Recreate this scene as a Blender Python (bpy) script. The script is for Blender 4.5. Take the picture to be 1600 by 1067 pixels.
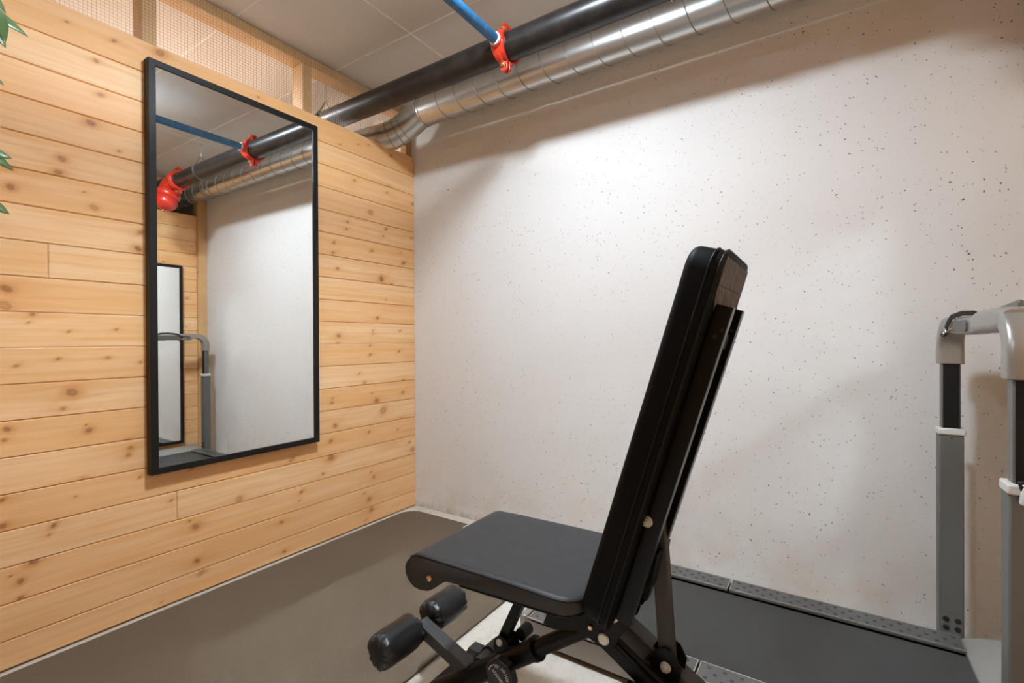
import bpy, bmesh, math, random
import numpy as np
from mathutils import Vector, Matrix, Quaternion
for o in list(bpy.data.objects): bpy.data.objects.remove(o)
S = bpy.context.scene
COL = S.collection
random.seed(7)

# ------------------------------------------------------------------ camera
cd = bpy.data.cameras.new('camera'); cd.sensor_width = 36.0; cd.lens = 748.24/1600*36
cd.clip_start = 0.02
cam = bpy.data.objects.new('camera', cd); COL.objects.link(cam)
_R = Vector((0.83503663, 0.55017164, -0.00499993)); _U = Vector((0.00175433, 0.00642507, 0.99997782)); _F = Vector((-0.55019156, 0.83502688, -0.0044))
mw = Matrix.Identity(4)
for i in range(3):
    mw[i][0] = _R[i]; mw[i][1] = _U[i]; mw[i][2] = -_F[i]
mw[0][3], mw[1][3], mw[2][3] = 2.2463, -2.2584, 1.0805
cam.matrix_world = mw
S.camera = cam
# ------------------------------------------------------------------ world, exposure
w = bpy.data.worlds.new('world'); S.world = w; w.use_nodes = True
w.node_tree.nodes['Background'].inputs[0].default_value = (0.9, 0.93, 1, 1)
w.node_tree.nodes['Background'].inputs[1].default_value = 0.02
S.view_settings.view_transform = 'Standard'; S.view_settings.look = 'None'
S.cycles.sample_clamp_indirect = 0; S.cycles.blur_glossy = 0.05
S.view_settings.exposure = 0.0; S.view_settings.gamma = 1.0; S.view_settings.use_curve_mapping = False
LAMP_STRENGTH = 395.0        # the room's ceiling lamp
LAMP_COLOR = (0.78, 0.90, 1.0)
CELL_LAMP = 500.0            # lamp of the storage cell beyond the board wall
FILL_LAMP = 115.0  # unseen fill behind the camera, added to brighten the back wall
L_X, L_Y = 1.36, -1.23
CEIL = 2.572
RX = 2.80                   # right wall
FY = -5.00                  # front wall (behind the camera)

# ------------------------------------------------------------------ materials
def lin(c):
    return tuple(((v/255)/12.92 if v/255 <= .04045 else ((v/255+.055)/1.055)**2.4) for v in c)
class NT:
    def __init__(s, name):
        s.m = bpy.data.materials.new(name); s.m.use_nodes = True; s.t = s.m.node_tree
        s.b = s.t.nodes['Principled BSDF']
    def n(s, typ, **kw):
        nd = s.t.nodes.new(typ)
        for k, v in kw.items():
            if k.startswith('i_'):
                key = k[2:]; key = int(key) if key.isdigit() else key.replace('_', ' ')
                nd.inputs[key].default_value = v
            else: setattr(nd, k, v)
        return nd
    def l(s, a, b): s.t.links.new(a, b)
    def math(s, op, a, b=None, c=None, clamp=False):
        nd = s.t.nodes.new('ShaderNodeMath'); nd.operation = op; nd.use_clamp = clamp
        for i, v in enumerate((a, b, c)):
            if v is None: continue
            if isinstance(v, (int, float)): nd.inputs[i].default_value = v
            else: s.l(v, nd.inputs[i])
        return nd.outputs[0]
    def mix(s, f, a, b, blend='MIX'):
        nd = s.t.nodes.new('ShaderNodeMix'); nd.data_type = 'RGBA'; nd.blend_type = blend
        for sock, v in ((nd.inputs[0], f), (nd.inputs[6], a), (nd.inputs[7], b)):
            if isinstance(v, (int, float)): sock.default_value = v
            elif isinstance(v, tuple): sock.default_value = (*v[:3], 1)
            else: s.l(v, sock)
        return nd.outputs[2]
    def obj(s): return s.n('ShaderNodeTexCoord').outputs['Object']
    def mapping(s, vec, scale=(1, 1, 1), loc=(0, 0, 0), rot=(0, 0, 0)):
        m = s.n('ShaderNodeMapping'); m.inputs['Scale'].default_value = scale; m.inputs['Location'].default_value = loc
        m.inputs['Rotation'].default_value = rot
        s.l(vec, m.inputs['Vector']); return m.outputs[0]
    def noise(s, vec, scale, detail=3, rough=.5, dist=0):
        nd = s.n('ShaderNodeTexNoise'); nd.inputs['Scale'].default_value = scale; nd.inputs['Detail'].default_value = detail
        nd.inputs['Roughness'].default_value = rough; nd.inputs['Distortion'].default_value = dist
        if vec is not None: s.l(vec, nd.inputs['Vector'])
        return nd.outputs[0]
    def ramp(s, f, stops, interp='LINEAR'):
        r = s.n('ShaderNodeValToRGB'); cr = r.color_ramp; cr.interpolation = interp
        while len(cr.elements) < len(stops): cr.elements.new(.5)
        for e, (p, c) in zip(cr.elements, stops):
            e.position = p; e.color = (*c, 1) if isinstance(c, tuple) else (c, c, c, 1)
        s.l(f, r.inputs[0]); return r.outputs[0]
    def bump(s, h, strength=.3, dist=.002):
        b = s.n('ShaderNodeBump'); b.inputs['Strength'].default_value = strength; b.inputs['Distance'].default_value = dist
        s.l(h, b.inputs['Height']); s.l(b.outputs[0], s.b.inputs['Normal'])
def simple(name, col, rough=.5, metal=0, spec=None, coat=0, nscale=0, namt=.15, bscale=0, bst=.2, bdist=.001):
    N = NT(name); c = lin(col) if max(col) > 1 else col
    N.b.inputs['Roughness'].default_value = rough; N.b.inputs['Metallic'].default_value = metal
    if spec is not None: N.b.inputs['Specular IOR Level'].default_value = spec
    if coat: N.b.inputs['Coat Weight'].default_value = coat; N.b.inputs['Coat Roughness'].default_value = .2
    o = N.obj()
    if nscale:
        f = N.noise(o, nscale, 4, .6)
        N.l(N.mix(f, tuple(v*(1-namt) for v in c), tuple(min(1, v*(1+namt)) for v in c)), N.b.inputs['Base Color'])
    else: N.b.inputs['Base Color'].default_value = (*c, 1)
    if bscale: N.bump(N.noise(o, bscale, 3, .6), bst, bdist)
    return N.m

def speck_mask(N, vec, scale, rad, keep, dist=0.0):
    """sparse pin-holes: voronoi cells, a share of them kept, with a size of their own"""
    v = N.n('ShaderNodeTexVoronoi'); v.inputs['Scale'].default_value = scale
    N.l(vec, v.inputs['Vector'])
    sep = N.n('ShaderNodeSeparateColor'); N.l(v.outputs['Color'], sep.inputs[0])
    k = N.math('GREATER_THAN', sep.outputs[0], 1-keep)
    r = N.math('MULTIPLY_ADD', sep.outputs[1], rad*.8, rad*.3)
    ins = N.math('SUBTRACT', r, v.outputs['Distance'])
    ins = N.math('MULTIPLY', ins, 5/rad, clamp=True)
    return N.math('MULTIPLY', ins, k)

def concrete_wall():
    N = NT('painted_concrete'); o = N.obj()
    wv = N.n('ShaderNodeTexNoise'); wv.inputs['Scale'].default_value = 60; wv.inputs['Detail'].default_value = 2; N.l(o, wv.inputs['Vector'])
    add = N.n('ShaderNodeVectorMath', operation='SCALE'); N.l(wv.outputs[1], add.inputs[0]); add.inputs['Scale'].default_value = .022
    vec = N.n('ShaderNodeVectorMath', operation='ADD'); N.l(o, vec.inputs[0]); N.l(add.outputs[0], vec.inputs[1]); vec = vec.outputs[0]
    stretch = N.mapping(vec, (1, 1, 1.5), rot=(0, .4, 0))
    dens = N.noise(o, 1.6, 3, .6)
    densk = N.ramp(dens, [(.36, .15), (.6, 1.0)])
    s1 = speck_mask(N, stretch, 9, .07, .38)
    s2 = speck_mask(N, N.mapping(vec, (1, 1, 1.3), (3, 7, 1)), 27, .13, .42)
    s3 = speck_mask(N, N.mapping(vec, (1.2, 1, 1), (9, 2, 5)), 60, .20, .40)
    s3 = N.math('MULTIPLY', s3, densk)
    s4 = speck_mask(N, N.mapping(vec, (.7, 1, 2.2), (1, 2, 5), (0, .5, 0)), 6.5, .055, .3)
    m = N.math('MAXIMUM', N.math('MAXIMUM', s1, s2), N.math('MAXIMUM', N.math('MULTIPLY', s3, .9), N.math('MULTIPLY', s4, .35)))
    patch = N.noise(o, 1.1, 4, .55)
    fine = N.noise(o, 60, 3, .7)
    base = N.mix(patch, lin((224, 221, 218)), lin((231, 229, 227)))
    base = N.mix(N.math('MULTIPLY', fine, .10), base, lin((190, 182, 172)))
    # ochre tide marks low on the wall
    sep = N.n('ShaderNodeSeparateXYZ'); N.l(o, sep.inputs[0])
    low = N.ramp(sep.outputs[2], [(0.0, 1.0), (.38, 0.0)])
    st = N.math('MULTIPLY', low, N.ramp(N.noise(o, 5.5, 4, .6), [(.42, 0.0), (.68, 1.0)]))
    base = N.mix(N.math('MULTIPLY', st, .38), base, lin((196, 170, 138)))
    low2 = N.ramp(sep.outputs[2], [(0.0, 1.0), (.045, 0.0)])
    d2 = N.math('MULTIPLY', low2, N.ramp(N.noise(o, 30, 4, .7), [(.35, 0.0), (.6, 1.0)]))
    base = N.mix(N.math('MULTIPLY', d2, .6), base, lin((120, 106, 92)))
    col = N.mix(N.math('MULTIPLY', m, 1.0), base, lin((62, 56, 51)))
    N.l(col, N.b.inputs['Base Color'])
    N.b.inputs['Roughness'].default_value = .72; N.b.inputs['Specular IOR Level'].default_value = .25
    h = N.math('ADD', N.math('MULTIPLY', m, -1.0), N.math('MULTIPLY', N.noise(o, 24, 5, .65), .32))
    N.bump(h, .35, .003)
    return N.m

def ceiling_mat():
    N = NT('ceiling_concrete'); o = N.obj()
    sep = N.n('ShaderNodeSeparateXYZ'); N.l(o, sep.inputs[0])
    wob = N.math('MULTIPLY', N.math('SUBTRACT', N.noise(o, 9, 3, .6), .5), .012)
    def line(coord, at, wd):
        d = N.math('ABSOLUTE', N.math('SUBTRACT', N.math('ADD', coord, wob), at))
        return N.math('SUBTRACT', 1.0, N.math('DIVIDE', d, wd), clamp=True)
    ls = [line(sep.outputs[0], .553, .007), line(sep.outputs[0], 1.75, .005), line(sep.outputs[0], -.65, .005),
          line(sep.outputs[1], -.573, .007), line(sep.outputs[1], -1.107, .005), line(sep.outputs[1], -1.64, .005), line(sep.outputs[1], -2.2, .005), line(sep.outputs[1], -2.75, .005), line(sep.outputs[1], -3.3, .005), line(sep.outputs[1], -3.85, .005), line(sep.outputs[1], -4.4, .005)]
    m = ls[0]
    for x in ls[1:]: m = N.math('MAXIMUM', m, x)
    brk = N.ramp(N.noise(o, 7, 4, .7), [(.38, .25), (.55, 1.0)])
    base = N.mix(N.noise(o, 2.2, 5, .6), lin((204, 193, 181)), lin((220, 211, 201)))
    strk = N.noise(N.mapping(o, (3, 40, 1), rot=(0, 0, 0)), 1, 4, .6)
    base = N.mix(N.math('MULTIPLY', strk, .12), base, lin((225, 220, 212)))
    sp = speck_mask(N, N.mapping(o, (1, 1, 1), (4, 4, 4)), 9, .05, .3)
    base = N.mix(sp, base, lin((232, 226, 216)))
    base = N.mix(N.math('MULTIPLY', m, brk), base, lin((255, 250, 238)))
    N.l(base, N.b.inputs['Base Color']); N.b.inputs['Roughness'].default_value = .85
    N.bump(N.math('ADD', N.math('MULTIPLY', m, .8), N.math('MULTIPLY', N.noise(o, 30, 4, .6), .2)), .3, .004)
    return N.m

def floor_mat():
    N = NT('floor_concrete'); o = N.obj()
    n1 = N.noise(o, 2.0, 5, .6); n2 = N.noise(o, 16, 5, .7); n3 = N.noise(o, 80, 3, .7)
    base = N.mix(n1, lin((196, 188, 176)), lin((222, 215, 205)))
    base = N.mix(N.ramp(n2, [(.5, 0.0), (.72, .45)]), base, lin((158, 144, 126)))
    base = N.mix(N.ramp(n3, [(.55, 0.0), (.75, .4)]), base, lin((120, 108, 94)))
    # one brown patch beside the bench
    sep = N.n('ShaderNodeSeparateXYZ'); N.l(o, sep.inputs[0])
    dx = N.math('SUBTRACT', sep.outputs[0], 1.30); dy = N.math('SUBTRACT', sep.outputs[1], -1.17)
    d = N.math('SQRT', N.math('ADD', N.math('MULTIPLY', dx, N.math('MULTIPLY', dx, 1.2)), N.math('MULTIPLY', dy, dy)))
    d = N.math('ADD', d, N.math('MULTIPLY', N.math('SUBTRACT', N.noise(o, 10, 4, .6), .5), .12))
    sp = N.ramp(d, [(.10, .75), (.17, 0.0)])
    base = N.mix(N.math('MULTIPLY', sp, N.ramp(N.noise(o, 28, 4, .7), [(.3, .5), (.7, 1.0)])), base, lin((138, 112, 84)))
    sk = speck_mask(N, N.mapping(o, (1.4, 1, 1), (0, 3, 0)), 28, .09, .25)
    base = N.mix(N.math('MULTIPLY', sk, .6), base, lin((92, 76, 60)))
    N.l(base, N.b.inputs['Base Color']); N.b.inputs['Roughness'].default_value = .7
    N.bump(n2, .25, .003)
    return N.m

def pine_board():
    """boards: knots, tint and grain flow come from the mesh's own attributes"""
    N = NT('pine_boards')
    def at(nm, out='Fac'):
        a = N.n('ShaderNodeAttribute'); a.attribute_name = nm; return a.outputs[out]
    o = N.obj(); sep = N.n('ShaderNodeSeparateXYZ'); N.l(o, sep.inputs[0])
    warp, bo, tint, core, halo, ring = at('warp'), at('boff'), at('tint'), at('core'), at('halo'), at('ring')
    zz = N.math('ADD', sep.outputs[2], warp)
    cmb = N.n('ShaderNodeCombineXYZ'); N.l(N.math('MULTIPLY', sep.outputs[1], 1.0), cmb.inputs[0]); N.l(N.math('MULTIPLY', zz, 26), cmb.inputs[1]); N.l(bo, cmb.inputs[2])
    grain = N.noise(cmb.outputs[0], 3.2, 4, .62, .6)
    cmb2 = N.n('ShaderNodeCombineXYZ'); N.l(N.math('MULTIPLY', sep.outputs[1], .5), cmb2.inputs[0]); N.l(N.math('MULTIPLY', zz, 5.5), cmb2.inputs[1]); N.l(bo, cmb2.inputs[2])
    soft = N.noise(cmb2.outputs[0], 3.0, 2, .5, .8)
    wv = N.n('ShaderNodeTexWave'); wv.wave_type = 'BANDS'; wv.bands_direction = 'Y'; wv.inputs['Scale'].default_value = 1.5
    wv.inputs['Distortion'].default_value = 7; wv.inputs['Detail'].default_value = 2; wv.inputs['Detail Scale'].default_value = .8
    N.l(cmb2.outputs[0], wv.inputs['Vector'])
    c1, c2, c3 = lin((252, 215, 168)), lin((246, 196, 140)), lin((218, 150, 86))
    base = N.mix(N.ramp(soft, [(.35, 0.0), (.68, 1.0)]), c1, c2)
    base = N.mix(N.math('MULTIPLY', N.ramp(grain, [(.45, 0.0), (.75, 1.0)]), .40), base, c3)
    base = N.mix(N.math('MULTIPLY', N.ramp(wv.outputs['Fac'], [(.6, 0.0), (1.0, 1.0)]), .16), base, c3)
    base = N.mix(tint, base, N.mix(.62, base, lin((236, 172, 104))))
    base = N.mix(N.math('MULTIPLY', halo, .62), base, lin((216, 146, 78)))
    base = N.mix(N.math('MULTIPLY', ring, .75), base, lin((150, 86, 44)))
    base = N.mix(core, base, lin((138, 78, 40)))
    N.l(base, N.b.inputs['Base Color'])
    N.b.inputs['Roughness'].default_value = .5; N.b.inputs['Specular IOR Level'].default_value = .35
    N.bump(grain, .08, .001)
    return N.m

def timber():
    N = NT('sawn_timber'); o = N.obj()
    g = N.noise(N.mapping(o, (14, 3, 3)), 2.2, 4, .6, .4)
    g2 = N.noise(o, 5, 3)
    base = N.mix(g, lin((232, 196, 146)), lin((204, 156, 100)))
    base = N.mix(N.math('MULTIPLY', g2, .3), base, lin((190, 140, 84)))
    kn = speck_mask(N, N.mapping(o, (1, 1, .9), (2.2, 5.1, 1.3)), 5.5, .085, .4)
    base = N.mix(N.math('MULTIPLY', kn, .85), base, lin((108, 70, 42)))
    N.l(base, N.b.inputs['Base Color']); N.b.inputs['Roughness'].default_value = .65
    N.bump(g, .15, .001); return N.m

def galvanised():
    N = NT('galvanised_steel'); o = N.obj()
    N.l(N.mix(N.noise(o, 12, 2), (.62, .62, .61), (.68, .68, .67)), N.b.inputs['Base Color'])
    N.b.inputs['Metallic'].default_value = 1; N.b.inputs['Roughness'].default_value = .33
    return N.m

def black_pipe_mat():
    N = NT('black_lacquered_steel'); o = N.obj()
    dust = N.ramp(N.noise(o, 9, 5, .7), [(.45, 0.0), (.8, 1.0)])
    scr = speck_mask(N, N.mapping(o, (2, 6, 6)), 8, .07, .2)
    base = N.mix(N.math('MULTIPLY', dust, .4), lin((26, 22, 21)), lin((76, 69, 66)))
    base = N.mix(N.math('MULTIPLY', scr, .5), base, lin((150, 142, 135)))
    N.l(base, N.b.inputs['Base Color'])
    N.l(N.math('MULTIPLY_ADD', N.noise(o, 14, 4, .7), .2, .25), N.b.inputs['Roughness']); return N.m

def blue_mat():
    N = NT('blue_plastic_pipe'); o = N.obj()
    d = N.ramp(N.noise(o, 45, 5, .75), [(.52, 0.0), (.78, 1.0)])
    N.l(N.mix(N.math('MULTIPLY', d, .6), lin((34, 94, 138)), lin((140, 172, 190))), N.b.inputs['Base Color'])
    N.b.inputs['Roughness'].default_value = .4; return N.m

def leather(name, col, rough=.38, spec=.45):
    N = NT(name); o = N.obj()
    v = N.n('ShaderNodeTexVoronoi'); v.inputs['Scale'].default_value = 700; N.l(o, v.inputs['Vector'])
    N.b.inputs['Base Color'].default_value = (*lin(col), 1)
    N.l(N.math('MULTIPLY_ADD', N.noise(o, 40, 3), .12, rough), N.b.inputs['Roughness'])
    N.b.inputs['Specular IOR Level'].default_value = spec
    N.bump(N.math('ADD', N.math('MULTIPLY', v.outputs['Distance'], .25), N.noise(o, 25, 3)), .12, .002); return N.m

def mat_rubber():
    N = NT('ribbed_foam'); o = N.obj()
    wv = N.n('ShaderNodeTexWave'); wv.inputs['Scale'].default_value = 62; wv.bands_direction = 'DIAGONAL'
    N.l(N.mapping(o, (1, 1, 0)), wv.inputs['Vector'])
    base = N.mix(N.noise(o, 150, 2, .7), lin((101, 88, 73)), lin((115, 101, 84)))
    base = N.mix(N.math('MULTIPLY', wv.outputs['Fac'], .22), base, lin((78, 68, 57)))
    N.l(base, N.b.inputs['Base Color']); N.b.inputs['Roughness'].default_value = .8; N.b.inputs['Specular IOR Level'].default_value = .3
    N.bump(wv.outputs['Fac'], .3, .001); return N.m

def belt_mat():
    N = NT('treadmill_belt'); o = N.obj()
    N.l(N.mix(N.noise(o, 350, 2, .8), lin((44, 44, 43)), lin((66, 65, 63))), N.b.inputs['Base Color'])
    N.b.inputs['Roughness'].default_value = .62; N.bump(N.noise(o, 500, 2), .25, .001); return N.m

def glass_mirror():
    N = NT('mirror_glass'); o = N.obj()
    N.b.inputs['Metallic'].default_value = 1; N.b.inputs['Base Color'].default_value = (.93, .95, .94, 1)
    sm = N.ramp(N.noise(N.mapping(o, (1, 1, .6), rot=(.6, 0, 0)), 5, 5, .75, 1.2), [(.56, .012), (.8, .11)])
    N.b.inputs['Roughness'].default_value = .012
    # wiping smears in the upper left of the glass
    sep = N.n('ShaderNodeSeparateXYZ'); N.l(o, sep.inputs[0])
    up = N.ramp(N.math('MULTIPLY_ADD', sep.outputs[2], .5, .2), [(.45, 0.0), (.8, 1.0)])
    sme = N.math('MULTIPLY', up, N.ramp(N.noise(N.mapping(o, (1, 4, 1.4), rot=(.5, 0, 0)), 2.6, 5, .7, 1.0), [(.50, 0.0), (.8, 1.0)]))
    d = N.n('ShaderNodeBsdfDiffuse'); d.inputs['Color'].default_value = (.8, .82, .82, 1)
    mx = N.n('ShaderNodeMixShader'); N.l(N.math('MULTIPLY', sme, .26), mx.inputs[0]); N.l(N.b.outputs[0], mx.inputs[1]); N.l(d.outputs[0], mx.inputs[2])
    N.l(mx.outputs[0], N.t.nodes['Material Output'].inputs['Surface'])
    return N.m

def emit(name, col, st):
    N = NT(name); N.b.inputs['Base Color'].default_value = (.9, .9, .9, 1)
    N.b.inputs['Emission Color'].default_value = (*col, 1); N.b.inputs['Emission Strength'].default_value = st; return N.m

M = dict(roller_vinyl=leather('roller_vinyl', (24, 24, 26), .30, .5), rail_paint=simple('glossy_black_paint', (6, 6, 7), .28, spec=.25), dark_panel=simple('dark_grey_panel', (84, 82, 80), .4), seam=simple('dull_zinc_seam', (150, 146, 138), .55, .7), wall=concrete_wall(), ceil=ceiling_mat(), floor=floor_mat(), pine=pine_board(), timber=timber(), galv=galvanised(), pipe=black_pipe_mat(),
    blue=blue_mat(), vinyl=leather('black_vinyl', (45, 45, 47), .42, .38), vinyl_shaded=leather('black_vinyl_shaded', (7, 7, 8), .5, .12), mat=mat_rubber(), belt=belt_mat(), mirror=glass_mirror(),  # seat vinyl, and a copy darkened for the backrest's shaded side
    cloth=simple('dark_lining_cloth', (90, 84, 82), .7, nscale=12, namt=.2, bscale=38, bst=1.0, bdist=.012),
    piping=simple('vinyl_piping', (16, 16, 16), .4, spec=.2),
    powder=simple('black_powder_coat', (8, 8, 8), .38, spec=.2, bscale=300, bst=.08),
    powder_grey_lit=simple('lit_grey_powder_coat', (58, 56, 55), .5, bscale=300, bst=.08),  # paler coat: the rear leg's lit top is put into its grey
    black_plastic=simple('black_plastic', (13, 13, 13), .4), black_gloss=simple('black_gloss_strip', (12, 12, 15), .5, spec=.3),
    frame=simple('black_stained_frame', (24, 21, 20), .5, spec=.3, nscale=90, namt=.25, bscale=120, bst=.15),
    red=simple('red_painted_iron', (206, 52, 34), .32, coat=.4, bscale=40, bst=.06, bdist=.002),
    brass=simple('zinc_yellow_bolt', (222, 190, 140), .28, 1, nscale=60), chrome=simple('zinc_bolt', (206, 204, 198), .4, .55),
    wire=simple('galvanised_wire', (150, 140, 128), .45, .9), white_ring=simple('white_gasket', (215, 212, 205), .6),
    silver=simple('silver_grey_plastic', (158, 154, 148), .33, .55, bscale=200, bst=.04), silver_dark=simple('grey_anodised', (112, 112, 108), .38, .6),
    upright=simple('grey_painted_steel', (104, 105, 101), .5, .2), skirt=simple('grey_side_skirt', (150, 144, 138), .42, .4, nscale=10, namt=.05),
    hood=simple('grey_motor_cover', (148, 145, 140), .36, .2), rail=simple('grey_foot_rail', (112, 112, 111), .42, .5, nscale=60, namt=.1),
    clip=simple('light_grey_clip', (206, 203, 198), .4), rubber=simple('black_rubber', (24, 24, 24), .7), edge=simple('highlight_edge', (215, 212, 206), .25, .8),
    text=simple('white_print', (215, 215, 215), .6), nub=simple('grey_rubber_nub', (62, 62, 62), .5),
    orange=simple('orange_key', (220, 130, 40), .5), leaf=simple('leaf_green', (70, 92, 50), .38, nscale=20, namt=.35),
    bark=simple('bark', (96, 72, 52), .9, nscale=20, bscale=40, bst=.4), pot=simple('charcoal_pot', (70, 70, 70), .7), soil=simple('soil', (48, 36, 28), 1, bscale=60, bst=.6, bdist=.01),
    lampbody=simple('white_lamp_body', (230, 230, 228), .5), lamp=emit('lamp_diffuser', LAMP_COLOR, LAMP_STRENGTH), cell_lamp=emit('cell_lamp_diffuser', (.94, .97, 1), CELL_LAMP),
    fill_lamp=emit('fill_lamp_diffuser', LAMP_COLOR, FILL_LAMP),
    stainless=simple('stainless', (200, 200, 198), .3, 1))

# ------------------------------------------------------------------ mesh helpers
def new_obj(name, bm_or_me, mat, parent=None, smooth=False, bevel=0, seg=2, subsurf=0, angle=35):
    if isinstance(bm_or_me, bmesh.types.BMesh):
        bmesh.ops.recalc_face_normals(bm_or_me, faces=bm_or_me.faces)
        me = bpy.data.meshes.new(name); bm_or_me.to_mesh(me); bm_or_me.free()
    else: me = bm_or_me
    me.materials.clear(); me.materials.append(M[mat] if isinstance(mat, str) else mat)
    o = bpy.data.objects.new(name, me); COL.objects.link(o)
    if bevel:
        b = o.modifiers.new('bevel', 'BEVEL'); b.width = bevel; b.segments = seg; b.limit_method = 'ANGLE'; b.angle_limit = math.radians(40)
        b.harden_normals = False
    if subsurf:
        s_ = o.modifiers.new('sub', 'SUBSURF'); s_.levels = subsurf; s_.render_levels = subsurf
    if smooth or bevel:
        for p in me.polygons: p.use_smooth = True
        try: me.set_sharp_from_angle(angle=math.radians(angle))
        except Exception: pass
    if parent:
        o.parent = parent; o.matrix_parent_inverse = Matrix.Translation(-Vector(parent.location))
    return o
def tag(o, label=None, cat=None, group=None, kind=None):
    if label: o['label'] = label
    if cat: o['category'] = cat
    if group: o['group'] = group
    if kind: o['kind'] = kind
    return o
def root(name, loc, label, cat, group=None):
    o = bpy.data.objects.new(name, None); o.location = loc; o.empty_display_size = .1; COL.objects.link(o)
    return tag(o, label, cat, group)
def BM(): return bmesh.new()
def box(bm, c, s, rot=None, inset=0):
    """box by centre and full size, optionally rotated about its centre"""
    vs = []
    for dx in (-.5, .5):
        for dy in (-.5, .5):
            for dz in (-.5, .5):
                v = Vector((dx*s[0], dy*s[1], dz*s[2]))
                if rot is not None: v = rot @ v
                vs.append(bm.verts.new(Vector(c)+v))
    for f in ((0, 1, 3, 2), (4, 6, 7, 5), (0, 4, 5, 1), (2, 3, 7, 6), (0, 2, 6, 4), (1, 5, 7, 3)):
        bm.faces.new([vs[i] for i in f])
    return bm
def bx(bm, x0, x1, y0, y1, z0, z1): return box(bm, ((x0+x1)/2, (y0+y1)/2, (z0+z1)/2), (abs(x1-x0), abs(y1-y0), abs(z1-z0)))
def frame_from(d, up=None):
    d = Vector(d).normalized(); up = Vector(up or (0, 0, 1))
    if abs(d.dot(up)) > .99: up = Vector((0, 1, 0))
    s = d.cross(up).normalized(); u = s.cross(d).normalized(); return d, s, u
def bar(bm, a, b, w, h, up=None, wall=0):
    """square tube from a to b, w across, h along 'up'"""
    a, b = Vector(a), Vector(b); d, s, u = frame_from(b-a, up)
    r = [(-w/2, -h/2), (w/2, -h/2), (w/2, h/2), (-w/2, h/2)]
    A = [bm.verts.new(a+s*x+u*y) for x, y in r]; B = [bm.verts.new(b+s*x+u*y) for x, y in r]
    for i in range(4): bm.faces.new((A[i], A[(i+1) % 4], B[(i+1) % 4], B[i]))
    bm.faces.new(A[::-1]); bm.faces.new(B); return bm
def tube(bm, pts, r, n=20, closed=False, caps=True, prof=None, up=None):
    """sweep; r a number or list, prof an optional list of (s,u) section points"""
    pts = [Vector(p) for p in pts]; rings = []
    N = len(pts); prev = None
    for i, p in enumerate(pts):
        if closed: d = pts[(i+1) % N]-pts[i-1]
        else: d = pts[min(i+1, N-1)]-pts[max(i-1, 0)]
        d.normalize()
        if prev is None: _, s, u = frame_from(d, up)
        else:
            s = prev-d*prev.dot(d); s.normalize(); u = s.cross(d)
        prev = s
        rr = r[i] if isinstance(r, (list, tuple)) else r
        if prof: ring = [bm.verts.new(p+s*x*rr+u*y*rr) for x, y in prof]
        else: ring = [bm.verts.new(p+(s*math.cos(2*math.pi*k/n)+u*math.sin(2*math.pi*k/n))*rr) for k in range(n)]
        rings.append(ring)
    m = len(rings[0])
    for i in range(N if closed else N-1):
        A, B = rings[i], rings[(i+1) % N]
        for k in range(m): bm.faces.new((A[k], A[(k+1) % m], B[(k+1) % m], B[k]))
    if caps and not closed: bm.faces.new(rings[0][::-1]); bm.faces.new(rings[-1])
    return bm
def cyl(bm, a, b, r, n=24, r2=None): return tube(bm, [a, b], [r, r if r2 is None else r2], n)
def lathe(bm, a, d, prof, n=32, wr=None):
    """prof: list of (distance along d, radius); wr(k_angle, t, r) may crumple the radius"""
    a = Vector(a); d, s, u = frame_from(d); rings = []
    for (t, r) in prof:
        ring = []
        for k in range(n):
            an = 2*math.pi*k/n; rr = wr(an, t, r) if wr else r
            ring.append(bm.verts.new(a+d*t+(s*math.cos(an)+u*math.sin(an))*rr))
        rings.append(ring)
    for A, B in zip(rings, rings[1:]):
        for k in range(n): bm.faces.new((A[k], A[(k+1) % n], B[(k+1) % n], B[k]))
    bm.faces.new(rings[0][::-1]); bm.faces.new(rings[-1]); return bm
def prism(bm, poly, y0, y1, f=None):
    """polygon in x-z, extruded along y; f maps (x,z)->Vector for other planes"""
    A = [bm.verts.new((x, y0, z) if f is None else f(x, z, y0)) for x, z in poly]
    B = [bm.verts.new((x, y1, z) if f is None else f(x, z, y1)) for x, z in poly]
    n = len(poly)
    for i in range(n): bm.faces.new((A[i], A[(i+1) % n], B[(i+1) % n], B[i]))
    bm.faces.new(A[::-1]); bm.faces.new(B); return bm
def hexbolt(bm, c, d, r, h=.006, stud=True):
    c = Vector(c); d = Vector(d).normalized()
    tube(bm, [c, c+d*h*.25], r*1.25, 20)
    tube(bm, [c+d*h*.25, c+d*h], r, 6)
    if stud: tube(bm, [c+d*h, c+d*(h+r*.35)], [r*.5, r*.42], 12)
def dome(bm, c, d, r, n=16):
    lathe(bm, c, d, [(0, r), (r*.35, r*.96), (r*.6, r*.75), (r*.75, r*.4), (r*.8, r*.08)], n)
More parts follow.
